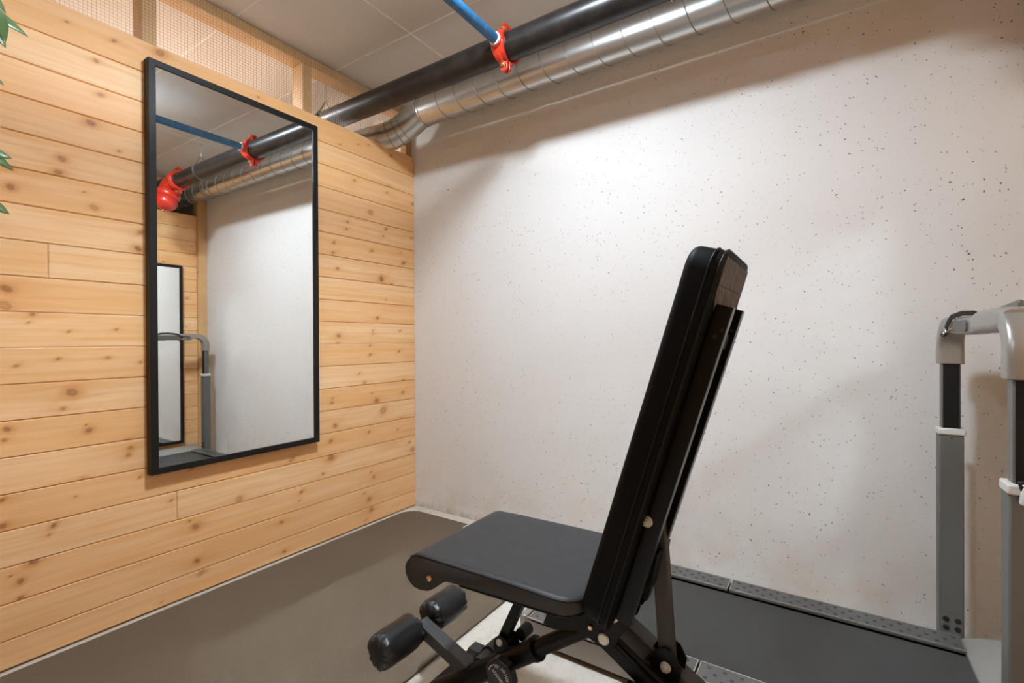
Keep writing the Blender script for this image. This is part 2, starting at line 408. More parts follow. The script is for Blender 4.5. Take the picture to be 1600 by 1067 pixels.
def text_obj(name, body, size, mat, parent, mtx, extrude=.0003, ring=None, sp=1.0):
    """lettering as a mesh; on a ring each letter stands on the circle"""
    def letter(ch, sz):
        cu = bpy.data.curves.new('t', 'FONT'); cu.body = ch; cu.size = sz; cu.extrude = extrude; cu.align_x = 'CENTER'; cu.align_y = 'CENTER'; cu.resolution_u = 3
        o = bpy.data.objects.new('t', cu); COL.objects.link(o); dg = bpy.context.evaluated_depsgraph_get(); dg.update()
        me = bpy.data.meshes.new_from_object(o.evaluated_get(dg)); bpy.data.objects.remove(o); return me
    bm = BM()
    if ring is None: me = letter(body, size); bm.from_mesh(me)
    else:
        R_, a0, step = ring
        for i, ch in enumerate(body):
            if ch == ' ': continue
            me = letter(ch, size); a = a0-step*i
            t = Matrix.Translation((R_*math.cos(a), R_*math.sin(a), 0)) @ Matrix.Rotation(a-math.pi/2, 4, 'Z')
            me.transform(t); bm.from_mesh(me)
    bmesh.ops.transform(bm, matrix=mtx, verts=bm.verts)
    return new_obj(name, bm, mat, parent)
def struct(name, bm, mat, **k): o = new_obj(name, bm, mat, **k); o['kind'] = 'structure'; return o

# ------------------------------------------------------------------ the setting
CX0, CX1 = -2.0, 4.9     # outer ends of the neighbouring storage cells
b = BM(); bx(b, CX0, CX1, FY, .2, -.1, 0); struct('floor', b, 'floor')
b = BM(); bx(b, CX0, CX1, FY, .2, CEIL, CEIL+.15); struct('ceiling', b, 'ceil')
b = BM(); bx(b, CX0, CX1, 0, .2, 0, CEIL); struct('wall_back', b, 'wall')
b = BM(); bx(b, CX0-.1, CX0, FY, .2, 0, CEIL); struct('wall_outer_left', b, 'wall')
b = BM(); bx(b, CX1, CX1+.1, FY, .2, 0, CEIL); struct('wall_outer_right', b, 'wall')

KNOTS = [(-1.703,2.212,0.0045),(-1.569,2.214,0.0072),(-1.622,2.113,0.0071),(-1.61,1.994,0.0095),(-1.639,1.879,0.014),(-1.719,1.723,0.0113),(-1.556,1.803,0.0049),(-1.847,1.656,0.0105),(-1.419,2.242,0.0155),(-1.847,1.591,0.0126),(-1.729,1.673,0.0112),(-1.659,1.622,0.0035),(-1.632,1.572,0.0117),(-1.489,1.507,0.01),(-1.498,1.441,0.0125),(-1.859,1.255,0.0147),(-1.865,1.2,0.0167),(-1.797,1.174,0.0065),(-1.808,1.145,0.0032),(-1.705,1.116,0.0045),(-1.569,1.125,0.0048),(-1.837,1.001,0.0053),(-1.733,1.02,0.0049),(-1.595,1.019,0.0053),(-1.493,0.998,0.0055),(-1.698,0.9,0.0182),(-1.722,0.844,0.0056),(-1.86,0.794,0.0094),(-1.866,0.759,0.0063),(-1.652,0.757,0.0105),(-1.659,0.778,0.0023),(-1.528,0.669,0.0074),(-1.535,0.643,0.0086),(-1.667,0.582,0.0093),(-1.498,0.549,0.005),(-1.533,0.7,0.0074),(-1.691,0.526,0.003),(-1.873,0.565,0.0073),(-1.872,0.48,0.0104),(-1.749,0.442,0.0089),(-1.762,0.413,0.0044),(-1.121,0.357,0.0146),(-1.392,0.428,0.0052),(-1.326,0.322,0.0046),(-1.303,0.291,0.0136),(-1.8,0.338,0.013),(-1.832,0.283,0.0107),(-1.855,0.31,0.0032),(-1.298,0.144,0.0109),(-1.282,0.086,0.011),(-1.833,0.228,0.0064),(-1.43,0.028,0.0026),(-1.817,-0.003,0.0065),(-0.863,0.483,0.0145),(-0.634,0.448,0.0208),(-0.685,0.37,0.0068),(-0.812,0.306,0.0082),(-0.823,0.265,0.0042),(-0.364,0.305,0.0049),(-0.345,0.27,0.0114),(-0.919,0.186,0.0079),(-0.416,0.191,0.0045),(-0.379,0.147,0.0131),(-0.364,0.082,0.0132),(-0.405,0.031,0.0048),(-0.906,0.036,0.0079),(-0.026,0.371,0.0145),(-0.567,2.161,0.0046),(-0.443,2.203,0.0037),(-0.368,2.223,0.0038),(-0.195,2.216,0.0079),(-0.47,1.989,0.0073),(-0.215,2.02,0.0059),(-0.228,1.981,0.0059),(-0.011,1.961,0.0083),(-0.357,1.832,0.0151),(-0.519,1.743,0.0054),(-0.526,1.702,0.0061),(-0.24,1.756,0.0078),(-0.26,1.71,0.005),(-0.608,1.613,0.008),(-0.614,1.557,0.0077),(-0.349,1.607,0.0076),(-0.095,1.568,0.0102),(-0.123,1.629,0.004),(-0.587,1.474,0.007),(-0.277,1.449,0.0193),(-0.199,1.421,0.0079),(-0.243,1.327,0.0039),(-0.025,1.739,0.005),(-0.309,1.212,0.0084),(-0.583,1.105,0.0106),(-0.588,1.061,0.0105),(-0.343,1.138,0.0045),(-0.343,1.117,0.0045),(-0.129,1.137,0.0048),(-0.365,1.049,0.006),(-0.365,0.995,0.0075),(-0.139,1.009,0.0072),(-0.444,0.889,0.0055),(-0.408,0.833,0.0082),(-0.105,0.821,0.0081),(-0.108,0.748,0.0081),(-0.624,0.766,0.0049),(-0.627,0.742,0.0069),(-0.356,0.766,0.0049),(-0.319,0.719,0.0153),(-0.269,0.655,0.0232),(-0.608,0.614,0.0105),(-0.378,0.541,0.0075),(-0.125,0.582,0.0081),(-0.153,0.52,0.0044),(-0.637,0.535,0.0097),(-0.054,0.424,0.0066),(-1.019,2.232,0.0045),(-1.315,0.544,0.0081)]
def board_wall(name, face, sign, y_far, y_near, fine, knots, tints, joints, seed):
    """horizontal tongue-and-groove boards on a plane x=face; 'sign' is where the room lies.
    Rows are .12 m; the look (knots, tint, grain flow) is stored per vertex."""
    rng = random.Random(seed)
    zs_rows = [(.007, .10)]+[(.10+.12*i, .10+.12*(i+1)) for i in range(17)]+[(.10+.12*17, 2.266)]
    fy0, fy1 = fine
    ys = [y_far]
    while ys[-1] > y_near+1e-6:
        st = .0042 if fy1-.001 <= ys[-1] <= fy0+.001 else .03
        ys.append(max(ys[-1]-st, y_near))
    V = []; F = []; att = {k: [] for k in ('boff', 'tint')}
    for r, (z0, z1) in enumerate(zs_rows):
        js = [j for rr, j in joints if rr == r]
        cuts = [y_far]+sorted(js, reverse=True)+[y_near]
        for ci, (ya, yb) in enumerate(zip(cuts, cuts[1:])):
            seg = [ya-.0006]+[y for y in ys if yb+.002 < y < ya-.002]+[yb+.0006]
            g = .0035
            zz = [z0+.0004, z0+.0016, z0+g]+list(np.linspace(z0+g+.003, z1-g-.003, max(6, int((z1-z0)/.0042))))+[z1-g, z1-.0016, z1-.0004]
            dep = [-.006, -.0022, 0]+[0]*(len(zz)-6)+[0, -.0022, -.006]
            off = len(V); bo = rng.random()*50; ti = tints.get(r, .5)+rng.uniform(-.12, .12)+(0.25 if ci else 0)
            ny, nz = len(seg), len(zz)
            for iy, y in enumerate(seg):
                for iz, z in enumerate(zz):
                    dd = dep[iz]
                    if iy in (0, ny-1) and (ci > 0 or js): dd = min(dd, -.0015)
                    V.append((face+sign*dd, y, z)); att['boff'].append(bo); att['tint'].append(ti)
            for iy in range(ny-1):
                for iz in range(nz-1):
                    a = off+iy*nz+iz; q = (a, a+1, a+nz+1, a+nz)
                    F.append(q if sign < 0 else q[::-1])
            # back of the board, so that it is solid
            k = len(V); bk = face-sign*.019
            V += [(bk, seg[0], zz[0]), (bk, seg[0], zz[-1]), (bk, seg[-1], zz[-1]), (bk, seg[-1], zz[0])]
            for kk in att: att[kk] += [att[kk][-1]]*4
            a0, a1, a2, a3 = off, off+nz-1, off+ny*nz-1, off+(ny-1)*nz
            for q in ((k, k+1, k+2, k+3), (a0, a1, k+1, k), (a1, a2, k+2, k+1), (a2, a3, k+3, k+2), (a3, a0, k, k+3)): F.append(q)
    me = bpy.data.meshes.new(name); me.from_pydata(V, [], F)
    P = np.array(V); y = P[:, 1]; z = P[:, 2]
    row = np.where(z < .10, 0, np.clip(np.floor((z-.10)/.12)+1, 0, 18))
    core = np.zeros(len(P)); halo = np.zeros(len(P)); ring = np.zeros(len(P)); warp = np.zeros(len(P))
    rs = np.random.RandomState(seed)
    for (ky, kz, kr) in knots:
        kr = max(kr*.8, .0025)
        krow = 0 if kz < .10 else min(int((kz-.10)/.12)+1, 18)
        m = (np.abs(y-ky) < .34) & (row == krow)
        dy = y[m]-ky; dz = z[m]-kz
        tl = rs.uniform(-.35, .35); dy2 = dy+dz*tl; asp = rs.uniform(.95, 1.3)
        jitter = 1+.06*np.sin(np.arctan2(dz, dy2)*2+rs.rand()*6)+.03*np.sin(np.arctan2(dz, dy2)*5+rs.rand()*6)
        d = np.sqrt((dy2/asp)**2+dz**2)/kr/jitter
        pale = rs.rand() < .22 and kr > .007
        c = np.clip((1.0-d)*2.4, 0, 1)*(.35 if pale else .6+.35*rs.rand())*(1-.35*np.exp(-(d/.45)**2)*(kr > .005))
        rg = np.exp(-((d-.92)/.20)**2)*(.7 if kr > .005 else .4)+np.exp(-((d-1.5)/.12)**2)*.16+np.exp(-((d-1.95)/.12)**2)*.09
        h = np.exp(-(np.maximum(d-.8, 0)/1.3)**2)*.7+np.exp(-(dy2/(kr*9))**2-(dz/(kr*1.8))**2)*.5+np.exp(-((dy-dz*1.2)/(kr*2.2))**2-(dz/(kr*4))**2)*.35
        wp = np.exp(-(dy2/(kr*4.5))**2-(dz/(kr*3))**2)*np.tanh(dz/(kr*.6))*kr*-1.1
        core[m] = np.maximum(core[m], c); ring[m] = np.maximum(ring[m], rg); halo[m] = np.minimum(1, halo[m]+h*(.5 if pale else 1)); warp[m] += wp
    for nm, arr in (('core', core), ('halo', halo), ('ring', ring), ('warp', warp), ('boff', np.array(att['boff'])), ('tint', np.clip(np.array(att['tint']), 0, 1))):
        a = me.attributes.new(nm, 'FLOAT', 'POINT'); a.data.foreach_set('value', arr.astype(np.float32))
    return struct(name, me, 'pine')
TINT = {0: .55, 1: .6, 2: .6, 3: .05, 4: .8, 5: .15, 6: .6, 7: .1, 8: .7, 9: .4, 10: .5, 11: .1, 12: .05, 13: .75, 14: .3, 15: .5, 16: .55, 17: .1, 18: .7}
board_wall('wall_left', 0.0, 1, -.001, FY+.001, (0, -1.95), KNOTS, TINT, [(11, -1.757), (3, -1.371), (7, -2.6), (14, -2.4), (5, -2.9), (9, -2.3), (16, -2.7)], 3)
rk = random.Random(11); KR = []
for i in range(150):
    KR.append((rk.uniform(-3.3, -.1), rk.uniform(.03, 2.24), rk.choice([.003, .003, .004, .006, .009])))
board_wall('wall_right', RX+.03, -1, -.077, FY+.001, (0, -1.3), KR, {i: rk.uniform(.1, .8) for i in range(19)}, [(4, -1.9), (9, -1.2), (13, -2.2), (16, -1.6)], 5)
# front wall behind the camera: boards too, with a door
b = BM()
for i in range(21): bx(b, CX0, 1.0, FY, FY+.018, .004+.1225*i, .1225*(i+1)); bx(b, 1.95, CX1, FY, FY+.018, .004+.1225*i, .1225*(i+1))
for i in range(4): bx(b, 1.0, 1.95, FY, FY+.018, 2.082+.1225*i, 2.082+.1225*i+.1185)
struct('wall_front', b, 'timber')
d_ = root('door_1', (1.475, FY+.02, 0), 'timber door in the board wall behind the camera', 'door'); d_['kind'] = 'structure'
b = BM(); bx(b, 1.005, 1.945, FY+.001, FY+.04, .005, 2.075); new_obj('door_leaf', b, 'timber', d_, bevel=.003)
b = BM(); cyl(b, (1.09, FY+.04, 1.03), (1.09, FY+.09, 1.03), .01); cyl(b, (1.09, FY+.085, 1.03), (1.21, FY+.085, 1.03), .009); new_obj('door_handle', b, 'stainless', d_, smooth=True)

# timber frame behind the boards: top plate under the ceiling, studs, corner posts
def trim(n, bm): return struct('trim_%d' % n, bm, 'timber', bevel=.002)
b = BM(); bx(b, -.118, -.022, FY+.02, -.001, 2.522, CEIL-.004); trim(1, b)
b = BM(); bx(b, -.118, -.0195, FY+.02, -.001, 0, .045); trim(2, b)  # unseen bottom plate, added to keep the gap under the boards dark
tn = 3
for yc in (-.7495, -1.447, -2.15, -2.85, -3.55, -4.25, -.024):
    b = BM(); wy = .048
    bx(b, -.118 if yc < -.1 else -.07, -.022, yc-.024, yc+.024 if yc < -.1 else -.001, .046, 2.521); trim(tn, b); tn += 1
b = BM(); bx(b, RX+.052, RX+.148, FY+.02, -.08, 2.522, CEIL-.004); trim(tn, b); tn += 1
for yc in (-.80, -1.5, -2.2, -2.9, -3.6, -4.3):
    b = BM(); bx(b, RX+.052, RX+.148, yc-.024, yc+.024, 0, 2.521); trim(tn, b); tn += 1
b = BM(); bx(b, RX, RX+.098, -.0755, -.001, 0, CEIL-.002); trim(tn, b); tn += 1     # corner post at the right of the back wall

PIPE_Y, PIPE_Z, PIPE_R = -.50, 2.365, .0585
DUCT_Y, DUCT_Z, DUCT_R = -.14, 2.445, .08
duct_path = [(4.6, -.14, 2.445), (2.35, -.14, 2.445), (1.2, -.14, 2.445), (.225, -.14, 2.445)]
elbow = [(.225, -.14, 2.445), (.205, -.143, 2.440), (.17, -.152, 2.418), (.125, -.168, 2.388), (.08, -.186, 2.358), (.035, -.205, 2.335), (.0, -.222, 2.323)]
def wire_mesh(name, x, circles, label):
    b = BM(); t = .0009; pitch = .0127; y0, y1, z0, z1 = FY+.02, -.002, 2.2, CEIL-.006
    def seg(axis, c, lo, hi):
        cuts = [(lo, hi)]
        for (cy, cz, rr) in circles:
            off = (c-cy) if axis == 'z' else (c-cz)
            if abs(off) < rr:
                h = math.sqrt(rr*rr-off*off); m = cz if axis == 'z' else cy
                new = []
                for a, bb in cuts:
                    if m-h > a: new.append((a, min(bb, m-h)))
                    if m+h < bb: new.append((max(a, m+h), bb))
                cuts = [q for q in new if q[1]-q[0] > .001]
        for a, bb in cuts:
            if axis == 'z': bx(b, x-t/2, x+t/2, c-t/2, c+t/2, a, bb)
            else: bx(b, x-t/2+.0007, x+t/2+.0007, a, bb, c-t/2, c+t/2)
    y = y0
    while y < y1: seg('z', y, z0, z1); y += pitch
    z = z0
    while z < z1: seg('y', z, y0, y1); z += pitch
    o = new_obj(name, b, 'wire'); return tag(o, label, 'wire mesh')
wire_mesh('wire_mesh_panel', -.0205, [(PIPE_Y, PIPE_Z, .066), (-.232, 2.319, .10)], 'square wire mesh above the left board wall that carries the tall mirror')
wire_mesh('wire_mesh_panel', RX+.0505, [(PIPE_Y, PIPE_Z, .066), (-.14, 2.445, .088)], 'square wire mesh above the right-hand board wall, seen only in the left mirror')

# ------------------------------------------------------------------ lamps (the lights the place has, and an added fill)
def ceiling_lamp(x, y, r, mat, label):
    t = root('ceiling_lamp', (x, y, CEIL), label, 'lamp')
    b = BM(); lathe(b, (x, y, CEIL), (0, 0, -1), [(0, r*1.1), (.002, r*1.16), (.024, r*1.16), (.026, r*1.12), (.021, r*1.08), (.020, r*1.0)], 40); new_obj('lamp_base', b, 'lampbody', t, smooth=True)
    b = BM(); lathe(b, (x, y, CEIL-.02), (0, 0, -1), [(0, r), (.006, r*1.0), (.014, r*.95), (.020, r*.8), (.024, r*.5), (.025, r*.05)], 40); new_obj('lamp_shade', b, mat, t, smooth=True)
    return t
ceiling_lamp(L_X, L_Y, .11, 'lamp', 'round opal ceiling lamp above the bench')
ceiling_lamp(-1.05, -1.12, .12, 'cell_lamp', 'round opal ceiling lamp in the storage cell beyond the left board wall')
ceiling_lamp(1.5, -3.0, .10, 'fill_lamp', 'added fill light behind the camera, shaped as a round ceiling lamp')  # added fill, out of view; evens out the light on the back wall

# ------------------------------------------------------------------ mirrors
def wall_mirror(y0, y1, z0, z1, xface, sign, label, rot=0):
    """frame .045 deep, glass set back; sign: towards the room"""
    t = root('wall_mirror', (0, (y0+y1)/2, z0), label, 'mirror', 'black framed wall mirrors')
    fw = .026; d0, d1 = .002, .042
    b = BM()
    def mx(a): return xface+sign*a
    # mitred frame with bevelled inner lip
    out = [(y0, z0), (y1, z0), (y1, z1), (y0, z1)]; inn = [(y0+fw, z0+fw), (y1-fw, z0+fw), (y1-fw, z1-fw), (y0+fw, z1-fw)]
    def ringv(pts, x): return [b.verts.new((mx(x), p[0], p[1])) for p in pts]
    OB, OF, IF, IB = ringv(out, d0), ringv(out, d1), ringv(inn, d1), ringv(inn, d0)
    for A, B in ((OB, OF), (OF, IF), (IF, IB), (IB, OB)):
        for i in range(4): b.faces.new((A[i], A[(i+1) % 4], B[(i+1) % 4], B[i]))
    new_obj('frame', b, 'frame', t, bevel=.0015)
    b = BM(); cy, cz = (y0+y1)/2, (z0+z1)/2
    bx(b, -.0025, .0025, y0+.012-cy, y1-.012-cy, z0+.012-cz, z1-.012-cz)
    g = new_obj('glass', b, 'mirror', None); g.rotation_euler = (0, 0, rot)
    g.parent = t; g.location = Vector((mx(.0335), cy, cz))-t.location
    b = BM(); bx(b, mx(.004), mx(.022), y0+.010, y1-.010, z0+.010, z1-.010); new_obj('backing_board', b, 'timber', t)
    return t
wall_mirror(-1.4755, -.7325, .554, 2.1885, 0.0005, 1, 'tall black framed mirror on the board wall left of the bench', rot=.004)
wall_mirror(-.955, -.213, .14, 1.775, RX+.0295, -1, 'black framed mirror low on the right-hand board wall, seen only in reflection behind the treadmill')

# ------------------------------------------------------------------ pipes under the ceiling
b = BM(); cyl(b, (-1.9, PIPE_Y, PIPE_Z), (4.8, PIPE_Y, PIPE_Z), PIPE_R, 48)
tag(new_obj('sprinkler_pipe', b, 'pipe', smooth=True), 'thick black steel pipe under the ceiling, beside the silver duct', 'pipe')
duct = root('ventilation_duct', (0, -.14, 2.36), 'silver spiral ventilation duct along the top of the white concrete wall', 'duct')
b = BM(); cyl(b, (.222, DUCT_Y, DUCT_Z), (2.4, DUCT_Y, DUCT_Z), DUCT_R, 64)
cyl(b, (2.4, DUCT_Y, DUCT_Z), (4.8, DUCT_Y, DUCT_Z), DUCT_R, 64); new_obj('straight_section', b, 'galv', duct, smooth=True)
b = BM(); pts = []
n = 0; x = .30; ph = math.radians(-52)
tot = (4.7-.30)/.137
K = 48
for i in range(int(tot*K)):
    a = ph+2*math.pi*i/K; xx = .30+.137*i/K
    pts.append((xx, DUCT_Y-math.cos(a)*(DUCT_R+.0004)*-1, DUCT_Z+math.sin(a)*(DUCT_R+.0004)))
tube(b, pts, 1, prof=[(-.0028, -.001), (.0028, -.001), (.0023, .0014), (-.0023, .0014)], up=(1, 0, 0), caps=True)
new_obj('spiral_seam', b, 'seam', duct, smooth=True)
b = BM(); tube(b, elbow+[(-.06, -.248, 2.312), (-.20, -.285, 2.295), (-.6, -.32, 2.27), (-1.3, -.335, 2.25)], [.0795]*2+[.0805]*5+[.082]*4, 56); new_obj('elbow_section', b, 'galv', duct, smooth=True)
def collar(c, d, R_, wd=.006, pr=.0032):
    b = BM(); lathe(b, Vector(c)-Vector(d).normalized()*wd/2, d, [(0, R_-.002), (.0008, R_+pr), (wd-.0008, R_+pr), (wd, R_-.002)], 56)
    new_obj('duct_collar', b, 'seam', duct, smooth=True)
collar((.222, DUCT_Y, DUCT_Z), (1, 0, 0), DUCT_R, .008)
collar((.245, DUCT_Y, DUCT_Z), (1, 0, 0), DUCT_R, .004, .002)
for px, e1 in (((.092, -.181, 2.366), (-1, -.4, -.62)), ((.062, -.1935, 2.347), (-1, -.42, -.55)), ((.018, -.213, 2.329), (-1, -.45, -.4))): collar(px, e1, .0805, .005)
for xx_, ww_ in ((2.33, .006), (2.40, .01), (2.44, .01)): collar((xx_, DUCT_Y, DUCT_Z), (1, 0, 0), DUCT_R, ww_)

# red saddle clamp carrying the blue branch pipe
CXL = 1.062
def saddle_half(b, cx, front):
    """one half shell of a pipe clamp: thick saddle strap, ears top and bottom"""
    sg = -1 if front else 1
    n = 22; w0, w1 = .019, .023
    pr = []
    for i in range(n+1):
        a = math.radians(-88+176*i/n); r0 = PIPE_R+.001; r1 = r0+.009+.006*math.cos(a)
        pr.append((a, r0, r1))
    vs = []
    for a, r0, r1 in pr:
        wv = w0+w1*.0+.012*abs(math.cos(a))
        cy, sz = math.cos(a)*sg, math.sin(a)
        vs.append([b.verts.new((cx+sx*wv, PIPE_Y+cy*r, PIPE_Z+sz*r)) for sx, r in ((-1, r0), (1, r0), (1, r1), (-1, r1))])
    for A, B in zip(vs, vs[1:]):
        for k in range(4): b.faces.new((A[k], A[(k+1) % 4], B[(k+1) % 4], B[k]))
    b.faces.new(vs[0][::-1]); b.faces.new(vs[-1])
    for s in (-1, 1):   # ears
        zc = PIPE_Z+s*(PIPE_R+.017)
        box(b, (cx, PIPE_Y+sg*.011, zc), (.036, .014, .036))
        cyl(b, (cx, PIPE_Y+sg*.004, zc+s*.013), (cx, PIPE_Y+sg*.018, zc+s*.013), .018, 20)
        box(b, (cx, PIPE_Y+sg*.035, PIPE_Z+s*(PIPE_R-.002)), (.012, .04, .02), Matrix.Rotation(-sg*s*math.radians(38), 3, 'X'))
clamp = root('pipe_clamp', (CXL, PIPE_Y, PIPE_Z-.1), 'red iron saddle clamp on the black pipe, holding the end of the blue pipe', 'pipe clamp')
b = BM(); saddle_half(b, CXL, True)
lathe(b, (CXL, PIPE_Y-PIPE_R+.012, PIPE_Z), (0, -1, 0), [(0, .040), (.012, .036), (.020, .031), (.034, .031), (.036, .030)], 8)
new_obj('front_shell', b, 'red', clamp, bevel=.003)
b = BM(); saddle_half(b, CXL, False); new_obj('rear_shell', b, 'red', clamp, bevel=.003)
b = BM(); lathe(b, (CXL, PIPE_Y-.078, PIPE_Z), (0, -1, 0), [(0, .026), (.008, .027), (.011, .024)], 28); new_obj('gasket_ring', b, 'white_ring', clamp, smooth=True)
for s in (-1, 1):
    zc = PIPE_Z+s*(PIPE_R+.02)
    b = BM(); hexbolt(b, (CXL, PIPE_Y-.018, zc), (0, -1, 0), .0105, .010); cyl(b, (CXL, PIPE_Y-.018, zc), (CXL, PIPE_Y+.03, zc), .0055); hexbolt(b, (CXL, PIPE_Y+.018, zc), (0, 1, 0), .0095, .008)
    new_obj('bolt', b, 'brass', clamp)
b = BM(); tube(b, [(CXL, PIPE_Y-.084, PIPE_Z), (CXL, -1.6, PIPE_Z+.001), (CXL, FY+.022, PIPE_Z)], .0215, 28)
tag(new_obj('branch_pipe', b, 'blue', smooth=True), 'thin blue pipe running out of the red clamp under the ceiling', 'pipe')

# red grooved coupling with an elbow at the right end of the black pipe (seen in the mirror)
cp = root('pipe_coupling', (2.30, -.52, 2.2), 'large red iron elbow coupling with bolted flanges on the black pipe, seen in the mirror', 'pipe coupling')
def coupling_ring(b, c, d, R_):
    lathe(b, Vector(c)-Vector(d)*.028, d, [(0, R_), (.002, R_+.012), (.012, R_+.018), (.028, R_+.02), (.044, R_+.018), (.054, R_+.012), (.056, R_)], 36)
b = BM(); coupling_ring(b, (2.16, PIPE_Y, PIPE_Z), (1, 0, 0), PIPE_R+.001)
for s in (-1, 1): box(b, (2.16, PIPE_Y, PIPE_Z+s*(PIPE_R+.03)), (.04, .034, .03))
new_obj('coupling_ring', b, 'red', cp, smooth=True, bevel=.002)
b = BM(); tube(b, [(2.18, -.50, 2.365), (2.225, -.50, 2.362), (2.265, -.502, 2.345), (2.295, -.51, 2.315), (2.305, -.52, 2.285)], [.064, .069, .074, .072, .068], 36)
new_obj('elbow_body', b, 'red', cp, smooth=True)
dd = Vector((.05, -.25, -1)).normalized()
b = BM(); coupling_ring(b, Vector((2.285, -.525, 2.268)), dd, .066)
new_obj('coupling_ring', b, 'red', cp, smooth=True)
b = BM(); lathe(b, Vector((2.285, -.53, 2.25)), dd, [(0, .066), (.015, .076), (.045, .082), (.075, .076), (.098, .056), (.110, .03), (.113, .012), (.125, .012), (.126, .002)], 36); new_obj('end_cap', b, 'red', cp, smooth=True)
for q, dq in (((2.14, PIPE_Y-.02, PIPE_Z+.092), (0, -1, 0)), ((2.14, PIPE_Y-.02, PIPE_Z-.092), (0, -1, 0)), ((2.215, -.54, 2.268), (0, -1, 0)), ((2.40, -.545, 2.268), (0, -1, 0))):
    b = BM(); hexbolt(b, q, dq, .012, .012); new_obj('bolt', b, 'brass', cp)

# cable hangers carrying the black pipe
def hanger(x, label):
    t = root('pipe_hanger', (x, PIPE_Y, CEIL), label, 'pipe hanger', 'pipe hangers')
    b = BM(); cyl(b, (x, PIPE_Y, CEIL-.002), (x, PIPE_Y, 2.485), .004, 12); new_obj('threaded_rod', b, 'stainless', t, smooth=True)
    b = BM(); hexbolt(b, (x, PIPE_Y, 2.496), (0, 0, -1), .008, .012, False); cyl(b, (x-.008, PIPE_Y, 2.478), (x+.008, PIPE_Y, 2.478), .006, 12); new_obj('rod_nut', b, 'chrome', t, bevel=.001)
    b = BM(); pts = [(x, PIPE_Y+.004, 2.482)]
    R_ = PIPE_R+.0045
    for i in range(0, 33):
        a = math.radians(52-284*i/32); pts.append((x, PIPE_Y+R_*math.cos(a), PIPE_Z+R_*math.sin(a)))
    pts.append((x, PIPE_Y-.004, 2.482))
    tube(b, pts, 1, prof=[(-.0055, -.0012), (.0055, -.0012), (.0055, .0012), (-.0055, .0012)], up=(1, 0, 0)); new_obj('hanger_band', b, 'stainless', t)
    return t
hanger(-.215, 'steel band hanger round the black pipe beyond the wire mesh')
hanger(1.78, 'steel band hanger round the black pipe, seen in the mirror between the two red fittings')

# ------------------------------------------------------------------ floor mat
def rrect(x0, x1, y0, y1, r, n=8):
    out = []
    for cx, cy, a0 in ((x1-r, y1-r, 0), (x0+r, y1-r, 90), (x0+r, y0+r, 180), (x1-r, y0+r, 270)):
        for i in range(n+1):
            a = math.radians(a0+90*i/n); out.append((cx+r*math.cos(a), cy+r*math.sin(a)))
    return out
b = BM(); prism(b, rrect(.036, 1.137, -2.42, -.083, .10), .0005, .010, f=lambda x, z, y: Vector((x, z, y)))
tag(new_obj('floor_mat', b, 'mat', bevel=.002), 'large grey-brown foam floor mat with rounded corners along the board wall', 'mat')

# ------------------------------------------------------------------ treadmill
tm = root('folding_treadmill', (1.95, -.48, 0), 'grey folding treadmill with studded foot rails and an upright handlebar, along the white concrete wall', 'treadmill')
T = lambda n, bm, m, **k: new_obj(n, bm, m, tm, **k)
YN, YF = -.820, -.145
b = BM(); bx(b, 1.345, 2.70, YN+.012, YF-.012, .012, .075); T('deck', b, 'black_plastic')
b = BM(); prism(b, [(1.36, .036), (1.92, .036), (2.74, .036), (2.74, .018), (1.36, .018)], YN+.004, YN+.02); bx(b, 1.36, 2.74, YF-.02, YF-.004, .018, .036); T('base_rail', b, 'rubber')
for (xa, xb) in ((1.352, 1.917), (1.924, 2.606)):
    for nm, ya, yb in (('side_skirt', YN, YN+.012), ('side_skirt', YF-.012, YF)):
        b = BM(); bx(b, xa, xb, ya, yb, .020, .0965); T(nm, b, 'skirt', bevel=.002)
b = BM(); bx(b, 1.362, 2.63, -.722, -.243, .078, .087); belt = T('running_belt', b, 'belt', bevel=.003)
b = BM(); cyl(b, (1.368, -.735, .060), (1.368, -.23, .060), .027, 28); T('rear_roller', b, 'belt', smooth=True)
def foot_rail(xa, xb, y0, y1):
    b = BM(); bx(b, xa, xb, y0, y1, .088, .100); r_ = T('foot_rail', b, 'rail', bevel=.0015)
    b = BM(); bx(b, xa+.001, xb-.001, y0-.0006, y0+.0024, .0955, .1006); bx(b, xa+.001, xb-.001, y1-.0024, y1+.0006, .0955, .1006)  # pale strips along the rail edges: their highlight set in colour
    bx(b, xa-.0004, xa+.002, y0, y1, .0955, .1006); bx(b, xb-.002, xb+.0004, y0, y1, .0955, .1006)
    o = new_obj('highlight_edge', b, 'edge', r_); o['label'] = 'pale strip for the highlight along the rail edge'
    o.parent = r_; o.matrix_parent_inverse = Matrix.Identity(4)
    b = BM(); i = 0; x = xa+.024; ym = (y0+y1)/2
    while x < xb-.018:
        rows = (0,) if i % 2 else (-.0245, .0245)
        for dy in rows: lathe(b, (x, ym+dy, .0995), (0, 0, 1), [(0, .0062), (.0012, .006), (.0022, .0045), (.0025, .001)], 12)
        x += .0228; i += 1
    o = new_obj('grip_studs', b, 'nub', r_); o['label'] = 'rows of dark rubber studs'
    o.parent = r_; o.matrix_parent_inverse = Matrix.Identity(4)
for (y0, y1) in ((YN, -.731), (-.234, YF)):
    foot_rail(1.362, 1.9165, y0, y1); foot_rail(1.924, 2.606, y0, y1)
b = BM(); bx(b, 1.325, 1.351, YN, YF, .012, .099); T('end_cap', b, 'silver', bevel=.006)
# motor cover: smooth rise from the belt's end
b = BM()
prof_h = [(2.606, .0), (2.606, .094), (2.622, .101), (2.655, .112), (2.695, .121), (2.735, .122), (2.765, .112), (2.778, .09), (2.782, .03), (2.776, .0)]
prism(b, prof_h, YN+.002, YF-.002); T('motor_cover', b, 'hood', bevel=.004)
